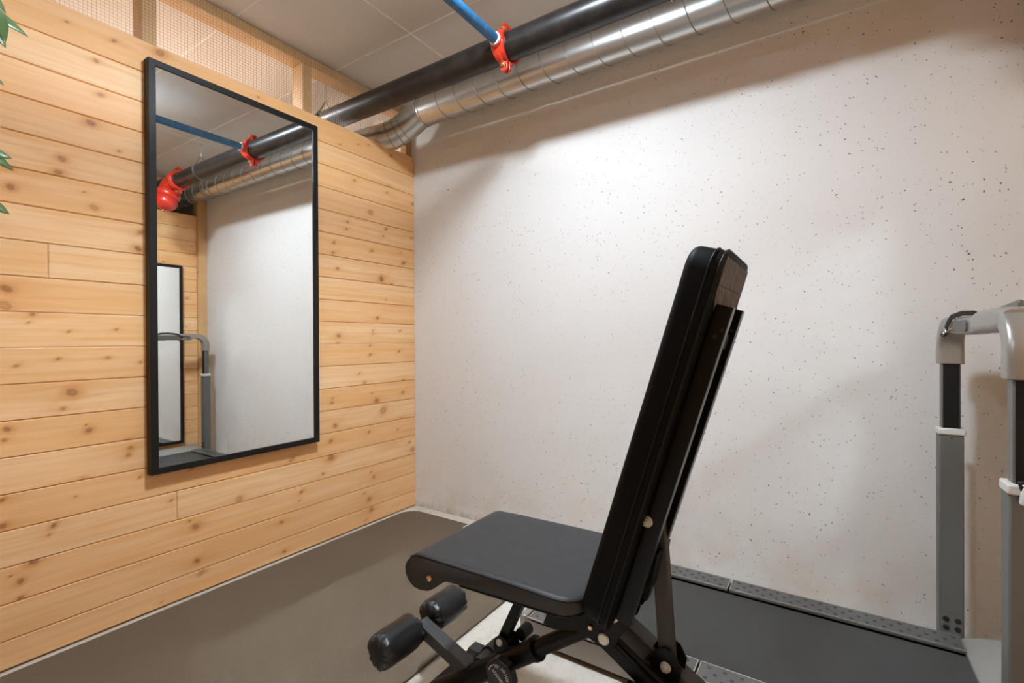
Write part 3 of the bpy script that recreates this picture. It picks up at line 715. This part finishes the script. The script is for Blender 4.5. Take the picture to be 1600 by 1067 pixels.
# wheels / feet
for x in (1.45, 2.5, 2.72):
    for y in (-.76, -.20):
        b = BM(); cyl(b, (x, y, 0), (x, y, .02), .02, 20); T('foot', b, 'rubber', smooth=True)
def upright(y0, y1, near):
    xL, xR = (2.556, 2.619)
    b = BM(); bx(b, xL, xR, y0-.003, y1+.003, .02, .757); lo = T('lower_tube', b, 'upright', bevel=.004)
    b = BM(); bx(b, xL+.008, xR-.007, y0+.004, y1-.004, .55, 1.02); up = T('upper_tube', b, 'silver_dark', bevel=.004)
    b = BM(); bx(b, xL+.0115, xR-.0105, y0+.0034, y0+.0046, .56, 1.01); o = new_obj('front_strip', b, 'black_gloss', up); o['label'] = 'glossy black strip'
    o.parent = up; o.matrix_parent_inverse = Matrix.Identity(4)
    b = BM(); bx(b, xL-.003, xR+.004, y0-.007, y1+.005, .757, .779); cl = T('clamp_collar', b, 'clip', bevel=.004); cl['label'] = 'light grey collar'
    if near:
        b = BM(); box(b, (2.588, y0-.012, .757), (.034, .016, .036), Matrix.Rotation(math.radians(8), 3, 'Y')); cyl(b, (2.588, y0-.003, .760), (2.588, y0-.024, .760), .009, 20)
        o = T('locking_lever', b, 'clip', bevel=.004)
        b = BM(); tube(b, [(2.575, y0-.010, .77), (2.57, y0-.010, .785), (2.585, y0-.014, .79), (2.61, y0-.014, .785)], .004, 10); T('lever_spring', b, 'black_plastic', smooth=True)
    else:
        b = BM(); cyl(b, (2.588, y0-.003, .748), (2.588, y0-.0045, .748), .0022, 10); T('pin', b, 'rubber')
    for dx in (-.014, .016):
        for dz in (.118, .146):
            b = BM(); q = (2.587+dx, y0-.003, dz); cyl(b, q, (q[0], y0-.006, dz), .0085, 18); tube(b, [(q[0], y0-.006, dz), (q[0], y0-.0075, dz)], .0045, 6); T('screw', b, 'rubber', bevel=.0005)
upright(-.140, -.092, False); upright(-.877, -.829, True)
# handlebar: caps sweep over the uprights and along the crossbar
xc = 2.588
def rsec(w, h, r=.30, n=5):
    out = []
    for cx, cy, a0 in ((1, 1, 0), (-1, 1, 90), (-1, -1, 180), (1, -1, 270)):
        for i in range(n+1):
            a = math.radians(a0+90*i/n); out.append(((cx*(1-r)+r*math.cos(a))*w/2, (cy*(1-r)+r*math.sin(a))*h/2))
    return out
def arm(yo, sgn):
    """cap over an upright curving into the bar; sgn = direction of the bar in y"""
    R_ = .085; pts = []; secs = []
    pts.append(Vector((xc, yo, .992))); secs.append((.068, .056))
    pts.append(Vector((xc, yo, 1.03))); secs.append((.068, .055))
    for i in range(11):
        a = math.radians(90*i/10); k = i/10
        pts.append(Vector((xc, yo+sgn*(R_-R_*math.cos(a)), 1.038+R_*math.sin(a)))); secs.append((.068-.008*k, .054-.012*k))
    for k in (0.3, .6, 1):
        pts.append(Vector((xc, yo+sgn*(R_+.15*k), 1.123))); secs.append((.060-.008*k, .042-.004*k))
    b = BM(); rings = []
    for i, (p, sc) in enumerate(zip(pts, secs)):
        d = (pts[min(i+1, len(pts)-1)]-pts[max(i-1, 0)]).normalized(); s = Vector((1, 0, 0)); u = s.cross(d)
        rings.append([b.verts.new(p+s*x+u*y) for x, y in rsec(*sc, .42)])
    for A, B in zip(rings, rings[1:]):
        for k in range(len(A)): b.faces.new((A[k], A[(k+1) % len(A)], B[(k+1) % len(A)], B[k]))
    b.faces.new(rings[0][::-1]); b.faces.new(rings[-1])
    return T('handlebar_elbow', b, 'silver', smooth=True, bevel=.003)
arm(-.116, -1); arm(-.853, 1)
# crossbar: oval console in the middle with grip tubes either side
b = BM(); st = [(-.232, .046, .038, 1.114), (-.26, .052, .042, 1.113), (-.30, .056, .046, 1.112), (-.40, .058, .048, 1.111), (-.50, .056, .046, 1.111), (-.535, .048, .042, 1.110), (-.56, .046, .040, 1.111), (-.585, .056, .046, 1.113), (-.62, .078, .052, 1.116), (-.66, .086, .056, 1.118), (-.72, .082, .056, 1.119), (-.775, .070, .054, 1.120), (-.80, .060, .044, 1.121), (-.82, .05, .036, 1.122)]
rings = []
for y, ww, hh, zc in st: rings.append([b.verts.new((xc-.002+x, y, zc+z)) for x, z in rsec(ww, hh, .6, 6)])
for A, B in zip(rings, rings[1:]):
    for k in range(len(A)): b.faces.new((A[k], A[(k+1) % len(A)], B[(k+1) % len(A)], B[k]))
b.faces.new(rings[0][::-1]); b.faces.new(rings[-1]); con = T('console', b, 'silver', smooth=True)
def onto(o, par): o.parent = par; o.matrix_parent_inverse = Matrix.Identity(4); return o
b = BM(); prism(b, [(-.515, 1.100), (-.50, 1.095), (-.275, 1.098), (-.25, 1.106), (-.25, 1.120), (-.275, 1.128), (-.50, 1.127), (-.515, 1.120)], 2.5555, 2.562, f=lambda u, z, x: Vector((x, u, z))); o = onto(new_obj('display_panel', b, 'dark_panel', tm, bevel=.001), con); o['label'] = 'dark grey display panel'
b = BM(); prism(b, [(-.775, 1.1395), (-.775, 1.160), (-.765, 1.1625), (-.70, 1.158), (-.50, 1.146), (-.485, 1.1435), (-.485, 1.134), (-.60, 1.134)], 2.594, 2.606, f=lambda u, z, x: Vector((x, u, z))); T('tablet_rest', b, 'silver_dark', bevel=.003)
b = BM(); tube(b, [(2.556, -.335, 1.106), (2.552, -.338, 1.104), (2.551, -.345, 1.103), (2.552, -.352, 1.104), (2.556, -.355, 1.106)], .002, 8); o = T('safety_key', b, 'orange', smooth=True); o['label'] = 'orange safety key'
b = BM(); pts = [(2.600, -.50, 1.134), (2.580, -.47, 1.146), (2.565, -.42, 1.148), (2.553, -.36, 1.140), (2.548, -.33, 1.120), (2.547, -.315, 1.105)]
tube(b, pts, 1, prof=[(-.007, -.001), (.007, -.001), (.007, .001), (-.007, .001)], up=(1, 0, 0)); T('key_strap', b, 'rubber')
b = BM(); ring_p = [(2.546, -.305+.016*math.cos(t_*math.pi/8), 1.096+.009*math.sin(t_*math.pi/8)) for t_ in range(16)]; tube(b, ring_p, .0022, 8, closed=True); T('strap_ring', b, 'chrome', smooth=True)
b = BM(); tube(b, [(2.5455, -.335, 1.092), (2.545, -.31, 1.085), (2.546, -.28, 1.083), (2.547, -.255, 1.090)], 1, prof=[(-.004, -.002), (.004, -.002), (.004, .002), (-.004, .002)]); T('strap_clip', b, 'rubber', bevel=.002)
b = BM(); tube(b, [(2.548, -.885, .02), (2.55, -.885, .10), (2.545, -.88, .128), (2.55, -.865, .14), (2.557, -.85, .133), (2.56, -.845, .10)], .004, 10); T('release_loop', b, 'silver', smooth=True)

# ------------------------------------------------------------------ weight bench
wb = root('exercise_bench', (1.62, -1.19, 0), 'black padded exercise bench with upright backrest and foam leg rollers, beside the treadmill', 'exercise bench')
W = lambda n, bm, m, **k: new_obj(n, bm, m, wb, **k)
YC = -1.19
# seat: rolled front edge, rounded rear corners
def seat_mesh(y0, y1, ztop_off=0):
    prof = [(1.322, .500), (1.330, .514), (1.345, .5235), (1.365, .5285), (1.395, .5285), (1.435, .5275), (1.50, .530), (1.60, .5325), (1.70, .533), (1.78, .532), (1.80, .5305), (1.812, .526), (1.818, .518),
            (1.818, .505), (1.812, .4945), (1.79, .492), (1.70, .488), (1.60, .4845), (1.50, .481), (1.455, .478), (1.435, .470), (1.415, .452), (1.395, .441), (1.37, .436), (1.345, .438), (1.327, .449), (1.316, .466), (1.315, .484)]
    b = BM(); ny = 28; rings = []; cx, cz = 1.58, .505
    for i in range(ny+1):
        u = i/ny
        # cosine spacing so the rounded edges get more rings
        y = y0+(y1-y0)*(.5-.5*math.cos(math.pi*u))
        e = min(y-y0, y1-y)
        ring = []
        for (x, z) in prof:
            # soft edge: crown of the top near the sides
            k = max(0, 1-e/.010); dz = -.006*k*k if z > .51 else (.004*k*k if x > 1.45 else 0)
            # plan rounding of the rear corners
            r = .055; xm = 1.818-r
            xx = x
            if x > xm and e < r: xx = xm+(x-xm)*math.sqrt(max(0, 1-((r-e)/r)**2))+ (0 if e > .001 else 0)
            ring.append(b.verts.new((xx, y, z+dz)))
        rings.append(ring)
    n = len(prof)
    for A, B in zip(rings, rings[1:]):
        for k in range(n): b.faces.new((A[k], A[(k+1) % n], B[(k+1) % n], B[k]))
    b.faces.new(rings[0][::-1]); b.faces.new(rings[-1])
    return b
SY0, SY1 = -1.362, -.985
b = seat_mesh(SY0, SY1); st_ = new_obj('seat', b, 'vinyl', wb, smooth=True, angle=50)
def sub(o, par): o.parent = par; o.matrix_parent_inverse = Matrix.Identity(4); return o
b = BM(); pts = [(1.335, SY0, .5155), (1.36, SY0, .5235), (1.40, SY0, .5235), (1.50, SY0, .5245), (1.60, SY0, .5265), (1.70, SY0, .527), (1.762, SY0, .527), (1.79, SY0+.008, .5265), (1.806, SY0+.024, .526), (1.8165, SY0+.055, .525), (1.8165, SY1-.055, .525), (1.806, SY1-.024, .526), (1.79, SY1-.008, .5265), (1.762, SY1, .527), (1.6, SY1, .5265), (1.40, SY1, .5235), (1.335, SY1, .5155)]
tube(b, pts, .0022, 8)
pts2 = [(p[0], p[1], .4945 if p[0] > 1.45 else None) for p in pts]
pts2 = [(x, y, .478+(x-1.45)*.04+.003) for x, y, z in pts2 if z]
tube(b, pts2, .0022, 8)
sub(new_obj('piping', b, 'piping', wb, smooth=True), st_)
b = BM(); tube(b, [(1.338, -1.150, .5205), (1.338, -1.118, .5205)], .0016, 8); o = sub(new_obj('edge_tag', b, 'white_ring', wb), st_); o['label'] = 'tiny white tag in the front edge'
b = BM(); prism(b, [(1.46, .470), (1.46, .483), (1.80, .495), (1.80, .482)], -1.30, -1.05); sub(new_obj('seat_board', b, 'black_plastic', wb), st_)
b = BM(); dome(b, (1.400, SY0+.001, .474), (0, -1, 0), .0078); W('brass_bolt', b, 'brass', smooth=True)

# backrest in its own frame: s along its length, t through its thickness
B0 = Vector((1.800, 0, .492)); bu = Vector((.2935, 0, .956)).normalized(); bn = Vector((bu.z, 0, -bu.x))
def bp(s, t, y): return B0+bu*s+bn*t+Vector((0, y, 0))
BL, BT, BY0, BY1 = .803, .066, -1.345, -1.045
def rounded_pad(L, Wd0, Wd1, t0, t1, rc, rt, nstep=6):
    """pad outline in s-y with rounded corners rc, edges rolled with rt"""
    b = BM(); rings = []
    tl = []
    for i in range(nstep+1):
        a = math.pi/2*i/nstep; tl.append((t0+rt-rt*math.sin(math.pi/2-a)*1.0 if False else t0+rt*(1-math.cos(math.pi/2-a))*0+rt*(1-math.sin(a)) if False else t0+rt*(1-math.sin(a)), rt*(1-math.cos(a))))
    tl = tl[::-1]     # from full inset at t0 to no inset at t0+rt
    tl = [(t0+rt*(1-math.cos(math.pi/2*i/nstep)), rt*(1-math.sin(math.pi/2*i/nstep))) for i in range(nstep+1)]
    tl += [(t1-.012, 0), (t1-.006, .0004), (t1-.002, .0015), (t1, .004)]
    for t, ins in tl:
        ring = []
        pts = rrect(0+ins, L-ins, Wd0+ins, Wd1-ins, max(rc-ins, .004), 8)
        for s, y in pts: ring.append(b.verts.new(bp(s, t, y)))
        rings.append(ring)
    n = len(rings[0])
    for A, B in zip(rings, rings[1:]):
        for k in range(n): b.faces.new((A[k], A[(k+1) % n], B[(k+1) % n], B[k]))
    b.faces.new(rings[0][::-1]); b.faces.new(rings[-1]); return b
b = rounded_pad(BL, BY0, BY1, 0, BT, .045, .016); bk = new_obj('backrest', b, 'vinyl_shaded', wb, smooth=True, angle=50)
b = BM()
for t in (BT-.003, BT-.020):
    pts = [bp(s, t, y) for s, y in rrect(-.001, BL+.001, BY0-.001, BY1+.001, .045, 8)]; tube(b, pts, .0022, 8, closed=True)
sub(new_obj('piping', b, 'piping', wb, smooth=True), bk)
# wrinkled lining on the back
b = BM(); ns, nyy = 60, 22; g = []
for i in range(ns+1):
    row = []
    for j in range(nyy+1):
        s = .02+(BL-.085)*i/ns; ins = .022+.026*max(0, min(1, (.72-s)/.03)); y = BY0+ins+(BY1-BY0-ins-.022)*j/nyy
        e = min(min(i, ns-i)/3, min(j, nyy-j)/2, 1)
        h = BT+.0012+e*(.007+.0045*math.sin(s*9+y*75+1.2*math.sin(s*14))+.003*math.sin(y*120-s*30)+.0012*math.sin(s*60+y*40))
        row.append(b.verts.new(bp(s, h, y)))
    g.append(row)
for i in range(ns):
    for j in range(nyy): b.faces.new((g[i][j], g[i+1][j], g[i+1][j+1], g[i][j+1]))
o = sub(new_obj('lining_cloth', b, 'cloth', wb, smooth=True, angle=80), bk); o['label'] = 'wrinkled dark lining cloth'
b = BM(); prism(b, [(BL-.064, BT+.001), (BL-.012, BT-.001), (BL-.012, BT+.002), (BL-.064, BT+.002)], BY0+.02, BY1-.02, f=lambda s, t, y: bp(s, t, y)); sub(new_obj('top_band', b, 'cloth', wb), bk)
# twin rails on the back
RA, RB = (-1.300, -1.272), (-1.182, -1.154)
for (ra, rb_) in (RA, RB):
    b = BM(); prism(b, [(.02, BT+.002), (.705, BT+.002), (.705, BT+.034), (.02, BT+.034)], ra, rb_, f=lambda s, t, y: bp(s, t, y)); W('backrest_rail', b, 'rail_paint', bevel=.002)
for s in (.14, .62):
    b = BM(); prism(b, [(s, BT+.004), (s+.03, BT+.004), (s+.03, BT+.026), (s, BT+.026)], RA[1]-.001, RB[0]+.001, f=lambda s, t, y: bp(s, t, y)); W('rail_crossbar', b, 'powder')
b = BM(); hexbolt(b, bp(.250, BT+.004, RA[0]), (0, -1, 0), .0095, .008); o = W('hex_bolt', b, 'chrome', bevel=.0006); o['label'] = 'zinc hex bolt'
for y in (RA[0]-.001, RB[0]-.001):
    b = BM(); cyl(b, bp(.645, BT+.018, y+.001), bp(.645, BT+.018, y-.001), .004, 12); cyl(b, bp(.66, BT+.026, y+.001), bp(.66, BT+.026, y-.001), .003, 12); W('rail_hole', b, 'rubber')
# short rails/brackets low on the backrest (plates with slots)
def plate(pts, y, th, m='powder', nm='bracket_plate'):
    b = BM(); prism(b, pts, y-th/2, y+th/2); return W(nm, b, m, bevel=.0012)
hingeP = [(1.705, .474), (1.80, .478), (1.852, .452), (1.866, .430), (1.858, .408), (1.838, .396), (1.815, .398), (1.768, .412), (1.706, .395), (1.676, .400)]
plate(hingeP, -1.262, .004); plate(hingeP, -1.118, .004)
backP = [(1.836, .500), (1.850, .578), (1.900, .640), (1.918, .632), (1.916, .552), (1.886, .460), (1.866, .428), (1.840, .430), (1.822, .452)]
plate(backP, -1.272, .004); plate(backP, -1.108, .004)
b = BM(); prism(b, [(1.925, .62), (1.945, .62), (1.93, .545), (1.914, .53), (1.905, .545)], -1.24, -1.14); W('lower_bracket', b, 'powder', bevel=.002)
for (x, y, z, r, m, d) in ((1.856, -1.2745, .479, .012, 'chrome', 0), (1.831, -1.265, .416, .0135, 'chrome', 1), (1.800, -1.265, .432, .006, 'brass', 1), (1.892, -1.2745, .540, .008, 'chrome', 0)):
    b = BM()
    if d: lathe(b, (x, y, z), (0, -1, 0), [(0, r), (.002, r), (.0045, r*.8), (.0052, r*.1)], 24)
    else: hexbolt(b, (x, y, z), (0, -1, 0), r*.9, .007)
    W('pivot_bolt', b, m, smooth=bool(d), bevel=0 if d else .0006)
b = BM(); cyl(b, (1.833, -1.262, .402), (1.833, -1.118, .402), .009, 20); W('pivot_pin', b, 'powder', smooth=True)
# seat carrier under the pad
b = BM(); bar(b, (1.69, YC, .462), (1.80, YC, .466), .04, .030); W('seat_carrier', b, 'powder', bevel=.002)
# front leg: sleeve + telescopic round tube
pv = Vector((1.765, YC, .385)); ft = Vector((1.270, YC, .034)); dl = (ft-pv).normalized()
b = BM(); cyl(b, pv, pv+dl*.31, .0215, 32); W('telescopic_tube', b, 'powder', smooth=True)
b = BM(); cyl(b, pv+dl*.185, ft, .0275, 32); lathe(b, pv+dl*.178, dl, [(0, .026), (.002, .031), (.014, .031), (.016, .026)], 32)
new_obj('front_leg', b, 'powder', wb, smooth=True)
b = BM(); cyl(b, pv+dl*.085+Vector((0, -.0205, 0)), pv+dl*.085+Vector((0, -.0222, 0)), .005, 14); W('adjusting_hole', b, 'rubber')
b = BM(); bar(b, (1.262, YC-.22, .026), (1.262, YC+.20, .026), .042, .042); o = W('front_foot', b, 'powder', bevel=.003)
for y in (YC-.225, YC+.2):
    b = BM(); bx(b, 1.238, 1.286, y-.02, y+.025, .0, .050); W('foot_cap', b, 'rubber', bevel=.004)
# rear leg: square tube, slim round tube and flat bar beside it
rp = Vector((1.830, YC+.02, .405)); rf = Vector((2.47, YC+.02, .034)); dr = (rf-rp).normalized()
b = BM(); bar(b, rp, rf, .05, .05); W('rear_leg', b, 'powder_grey_lit', bevel=.003)
b = BM(); lathe(b, rp+dr*.085, dr, [(0, .034), (.001, .037), (.007, .037), (.008, .034)], 4); W('leg_collar', b, 'powder')
b = BM(); cyl(b, Vector((1.838, YC-.035, .398)), Vector((2.46, YC-.035, .045)), .0105, 20); W('guide_rod', b, 'powder', smooth=True)
b = BM(); bar(b, Vector((1.812, YC-.062, .412)), Vector((2.20, YC-.062, .178)), .012, .028); W('adjusting_bar', b, 'powder', bevel=.0015)
b = BM(); bar(b, (2.47, YC-.23, .026), (2.47, YC+.22, .026), .042, .042); W('rear_foot', b, 'powder', bevel=.003)
for y in (YC-.235, YC+.215):
    b = BM(); bx(b, 2.446, 2.494, y-.02, y+.025, .0, .050); W('foot_cap', b, 'rubber', bevel=.004)
# back strut
s0, s1 = Vector((1.927, -1.185, .716)), Vector((1.950, -1.185, .365))
b = BM(); bar(b, s0, s1, .030, .032, up=(1, 0, 0)); W('back_strut', b, 'powder_grey_lit', bevel=.002)
b = BM(); cyl(b, (1.927, RA[1], .700), (1.927, RB[0], .700), .006, 16); W('strut_pin', b, 'chrome', smooth=True)
for y in (-1.207, -1.163):
    b = BM(); prism(b, [(1.928, .395), (1.948, .408), (1.970, .400), (1.985, .372), (1.978, .330), (1.94, .318), (1.915, .345), (1.915, .375)], y-.0025, y+.0025); W('strut_bracket', b, 'powder', bevel=.001)
b = BM(); hexbolt(b, (1.951, -1.2095, .366), (0, -1, 0), .0095, .008); W('hex_bolt', b, 'chrome', bevel=.0006)
# seat strut
q0, q1 = Vector((1.600, -1.17, .470)), Vector((1.500, -1.17, .262))
b = BM(); bar(b, q0, q1, .028, .026, up=(1, 0, 0)); W('seat_strut', b, 'powder', bevel=.002)
for y in (-1.192, -1.148):
    b = BM(); prism(b, [(1.478, .235), (1.483, .263), (1.500, .277), (1.520, .268), (1.545, .225), (1.53, .190), (1.505, .185)], y-.0025, y+.0025); W('strut_bracket', b, 'powder', bevel=.001)
b = BM(); lathe(b, (1.500, -1.1945, .256), (0, -1, 0), [(0, .0105), (.002, .0105), (.005, .007), (.0056, .001)], 20); W('pivot_bolt', b, 'chrome', smooth=True)
b = BM(); cyl(b, (1.535, -1.145, .262), (1.535, -1.10, .262), .017, 24); W('stop_buffer', b, 'rubber', bevel=.003)
# roller arm and rollers
ax = Vector((1.192, YC+.01, .200)); ae = Vector((1.425, YC+.01, .118))
b = BM(); bar(b, ax, ae, .042, .036); W('roller_arm', b, 'powder_grey_lit', bevel=.002)
b = BM(); cyl(b, ax+Vector((0, -.172, 0)), ax+Vector((0, .172, 0)), .011, 16); W('roller_axle', b, 'powder', smooth=True)
def roller(ya, yb):
    L = abs(yb-ya); R_ = .050
    pr = [(0, .006), (.002, .014), (.003, .024), (.006, .036), (.012, .044), (.022, .049), (.04, R_), (L*.5, R_+.0006), (L-.04, R_), (L-.022, .049), (L-.012, .044), (L-.006, .036), (L-.003, .024), (L-.002, .014), (L, .006)]
    pr2 = []
    for (t, r), (t2, r2) in zip(pr, pr[1:]):
        for k in range(3): pr2.append((t+(t2-t)*k/3, r+(r2-r)*k/3))
    pr2.append(pr[-1])
    def wr(a, t, r):
        e = max(0, 1-min(t, L-t)/.030)
        return r*(1+e*.13*math.sin(9*a+2*math.sin(3*a))+e*.05*math.sin(17*a+1))+.0008*math.sin(3*a+t*40)
    b = BM(); lathe(b, (ax.x, ya, ax.z), (0, 1 if yb > ya else -1, 0), pr2, 72, wr); o = W('foam_roller', b, 'roller_vinyl', smooth=True)
    b = BM(); tube(b, [(ax.x-.0365, y, ax.z-.0355) for y in (min(ya, yb)+.03, max(ya, yb)-.03)], .0018, 8); sub(new_obj('seam', b, 'piping', wb, smooth=True), o)
roller(-1.360, -1.200); roller(-1.152, -.995)
# clamp knobs
def knob(c, d, R_, h):
    b = BM(); n = 64; a0 = Vector(c)
    lathe(b, a0, d, [(0, R_*.55), (.002, R_*.9), (.005, R_), (h-.004, R_), (h-.001, R_*.93), (h, R_*.85), (h, R_*.02)], n, wr=lambda a, t, r: r*(1+(.05*math.copysign(abs(math.sin(6*a))**.5, math.sin(6*a)) if t > .001 and r > R_*.84 else 0)))
    return W('locking_knob', b, 'black_plastic', smooth=True, angle=30)
kc = Vector((1.540, -1.228, .214)); kd = Vector((0, -1, 0))
kb = knob(kc, kd, .042, .030)
b = BM(); cyl(b, (1.540, -1.20, .214), (1.540, -1.23, .214), .013, 20); W('knob_stem', b, 'powder', smooth=True)
tm_ = Matrix.Translation((1.540, -1.2586, .214)) @ Matrix.Rotation(math.radians(90), 4, 'X') @ Matrix.Rotation(math.radians(-38), 4, 'Z')
sub(text_obj('knob_lettering', 'TO ADJUST', .0105, 'text', wb, tm_, ring=(.0275, math.radians(150), math.radians(15.5))), kb)
sub(text_obj('knob_lettering', 'LOOSEN', .0115, 'text', wb, tm_), kb)
for a0, a1 in ((160, 200), (-20, 14)):
    b = BM()
    pts = [Vector((.031*math.cos(math.radians(a0+(a1-a0)*i/10)), .031*math.sin(math.radians(a0+(a1-a0)*i/10)), 0)) for i in range(11)]
    tube(b, [tm_ @ p for p in pts], .0009, 6)
    sub(new_obj('knob_ring_mark', b, 'text', wb), kb)
knob((1.895, -1.262, .318), kd, .030, .026)
b = BM(); cyl(b, (1.895, -1.23, .318), (1.895, -1.264, .318), .010, 20); W('knob_stem', b, 'powder', smooth=True)
b = BM(); cyl(b, (1.405, -1.165, .142), (1.405, -1.08, .142), .021, 24); W('axle_stub', b, 'powder_grey_lit', smooth=True)
b = BM(); lathe(b, (1.405, -1.115, .142), (0, 1, 0), [(0, .020), (.001, .027), (.045, .027), (.048, .024)], 28); W('stub_cap', b, 'powder_grey_lit', smooth=True)

# ------------------------------------------------------------------ potted plant at the left edge of the view
px, py = .72, -2.28
pl_ = root('potted_plant', (px, py, 0), 'tall green plant with pointed leaves reaching in at the left edge, beside the board wall', 'plant')
b = BM(); lathe(b, (px, py, 0.0101), (0, 0, 1), [(0, .12), (.01, .125), (.24, .155), (.26, .16), (.26, .145), (.22, .14), (.215, .01)], 40); new_obj('pot', b, 'pot', pl_, smooth=True)
b = BM(); cyl(b, (px, py, .20), (px, py, .235), .139, 32); new_obj('soil', b, 'soil', pl_)
b = BM(); tube(b, [(px, py, .2), (px+.01, py-.01, .7), (px-.01, py+.005, 1.2), (px+.005, py, 1.6), (px, py, 1.85)], [.016, .013, .011, .008, .004], 12)
rg = random.Random(4)
lb = BM()
def leaf(b_, base, dirn, L, Wd, up):
    d = Vector(dirn).normalized(); s = d.cross(Vector(up)).normalized(); u = s.cross(d)
    n = 8; rows = []
    for i in range(n+1):
        t = i/n; wv = Wd*math.sin(math.pi*t**.8)**.85*(1-t*.15); c = Vector(base)+d*L*t-u*L*.22*t*t
        rows.append([b_.verts.new(c-s*wv+u*wv*.25), b_.verts.new(c), b_.verts.new(c+s*wv+u*wv*.25)])
    for A, B in zip(rows, rows[1:]):
        b_.faces.new((A[0], A[1], B[1], B[0])); b_.faces.new((A[1], A[2], B[2], B[1]))
for k in range(46):
    z = rg.uniform(.95, 1.9); a = rg.uniform(0, 2*math.pi); el = rg.uniform(-.1, .6); L = rg.uniform(.12, .24)
    if math.cos(a-math.radians(80)) > .3: L *= .55
    d = Vector((math.cos(a), math.sin(a), el)); e = Vector((px, py, z))+d*L
    tube(b, [(px, py, z-.02), (px, py, z)+Vector((0, 0, 0)) if False else Vector((px, py, z))+d*L*.5, e], [.0035, .0025, .0015], 6)
    for j in range(6):
        t = .35+.65*j/5; bs = Vector((px, py, z))+d*L*t
        ld = (d+Vector((rg.uniform(-.9, .9), rg.uniform(-.9, .9), rg.uniform(-.7, .3)))).normalized()
        leaf(lb, bs, ld, rg.uniform(.05, .08), rg.uniform(.011, .016), (0, 0, 1))
for bs, tp, wd in (((.85, -2.037, 1.74), (.85, -1.970, 1.735), .019), ((.87, -2.034, 1.737), (.86, -2.000, 1.692), .025), ((.84, -2.030, 1.713), (.85, -2.004, 1.688), .016), ((.85, -2.030, 1.778), (.85, -2.002, 1.757), .011),
                   ((.85, -2.040, 1.462), (.85, -1.998, 1.464), .015), ((.86, -2.038, 1.454), (.855, -1.994, 1.439), .016), ((.85, -2.036, 1.358), (.85, -2.001, 1.348), .015), ((.86, -2.034, 1.611), (.86, -2.010, 1.604), .008)):
    bs, tp = Vector(bs), Vector(tp); bs = bs-(tp-bs)*.25; mid = Vector((px, py, bs.z-.05))
    tube(b, [mid, (mid+bs)/2+Vector((0, 0, .02)), bs], [.0035, .0025, .0014], 6)
    leaf(lb, bs, tp-bs, (tp-bs).length*1.0, wd, (1, .3, .5))
new_obj('stem', b, 'bark', pl_, smooth=True)
lf = new_obj('foliage', lb, 'leaf', pl_, smooth=True, angle=60)
sm = lf.modifiers.new('thick', 'SOLIDIFY'); sm.thickness = .0006
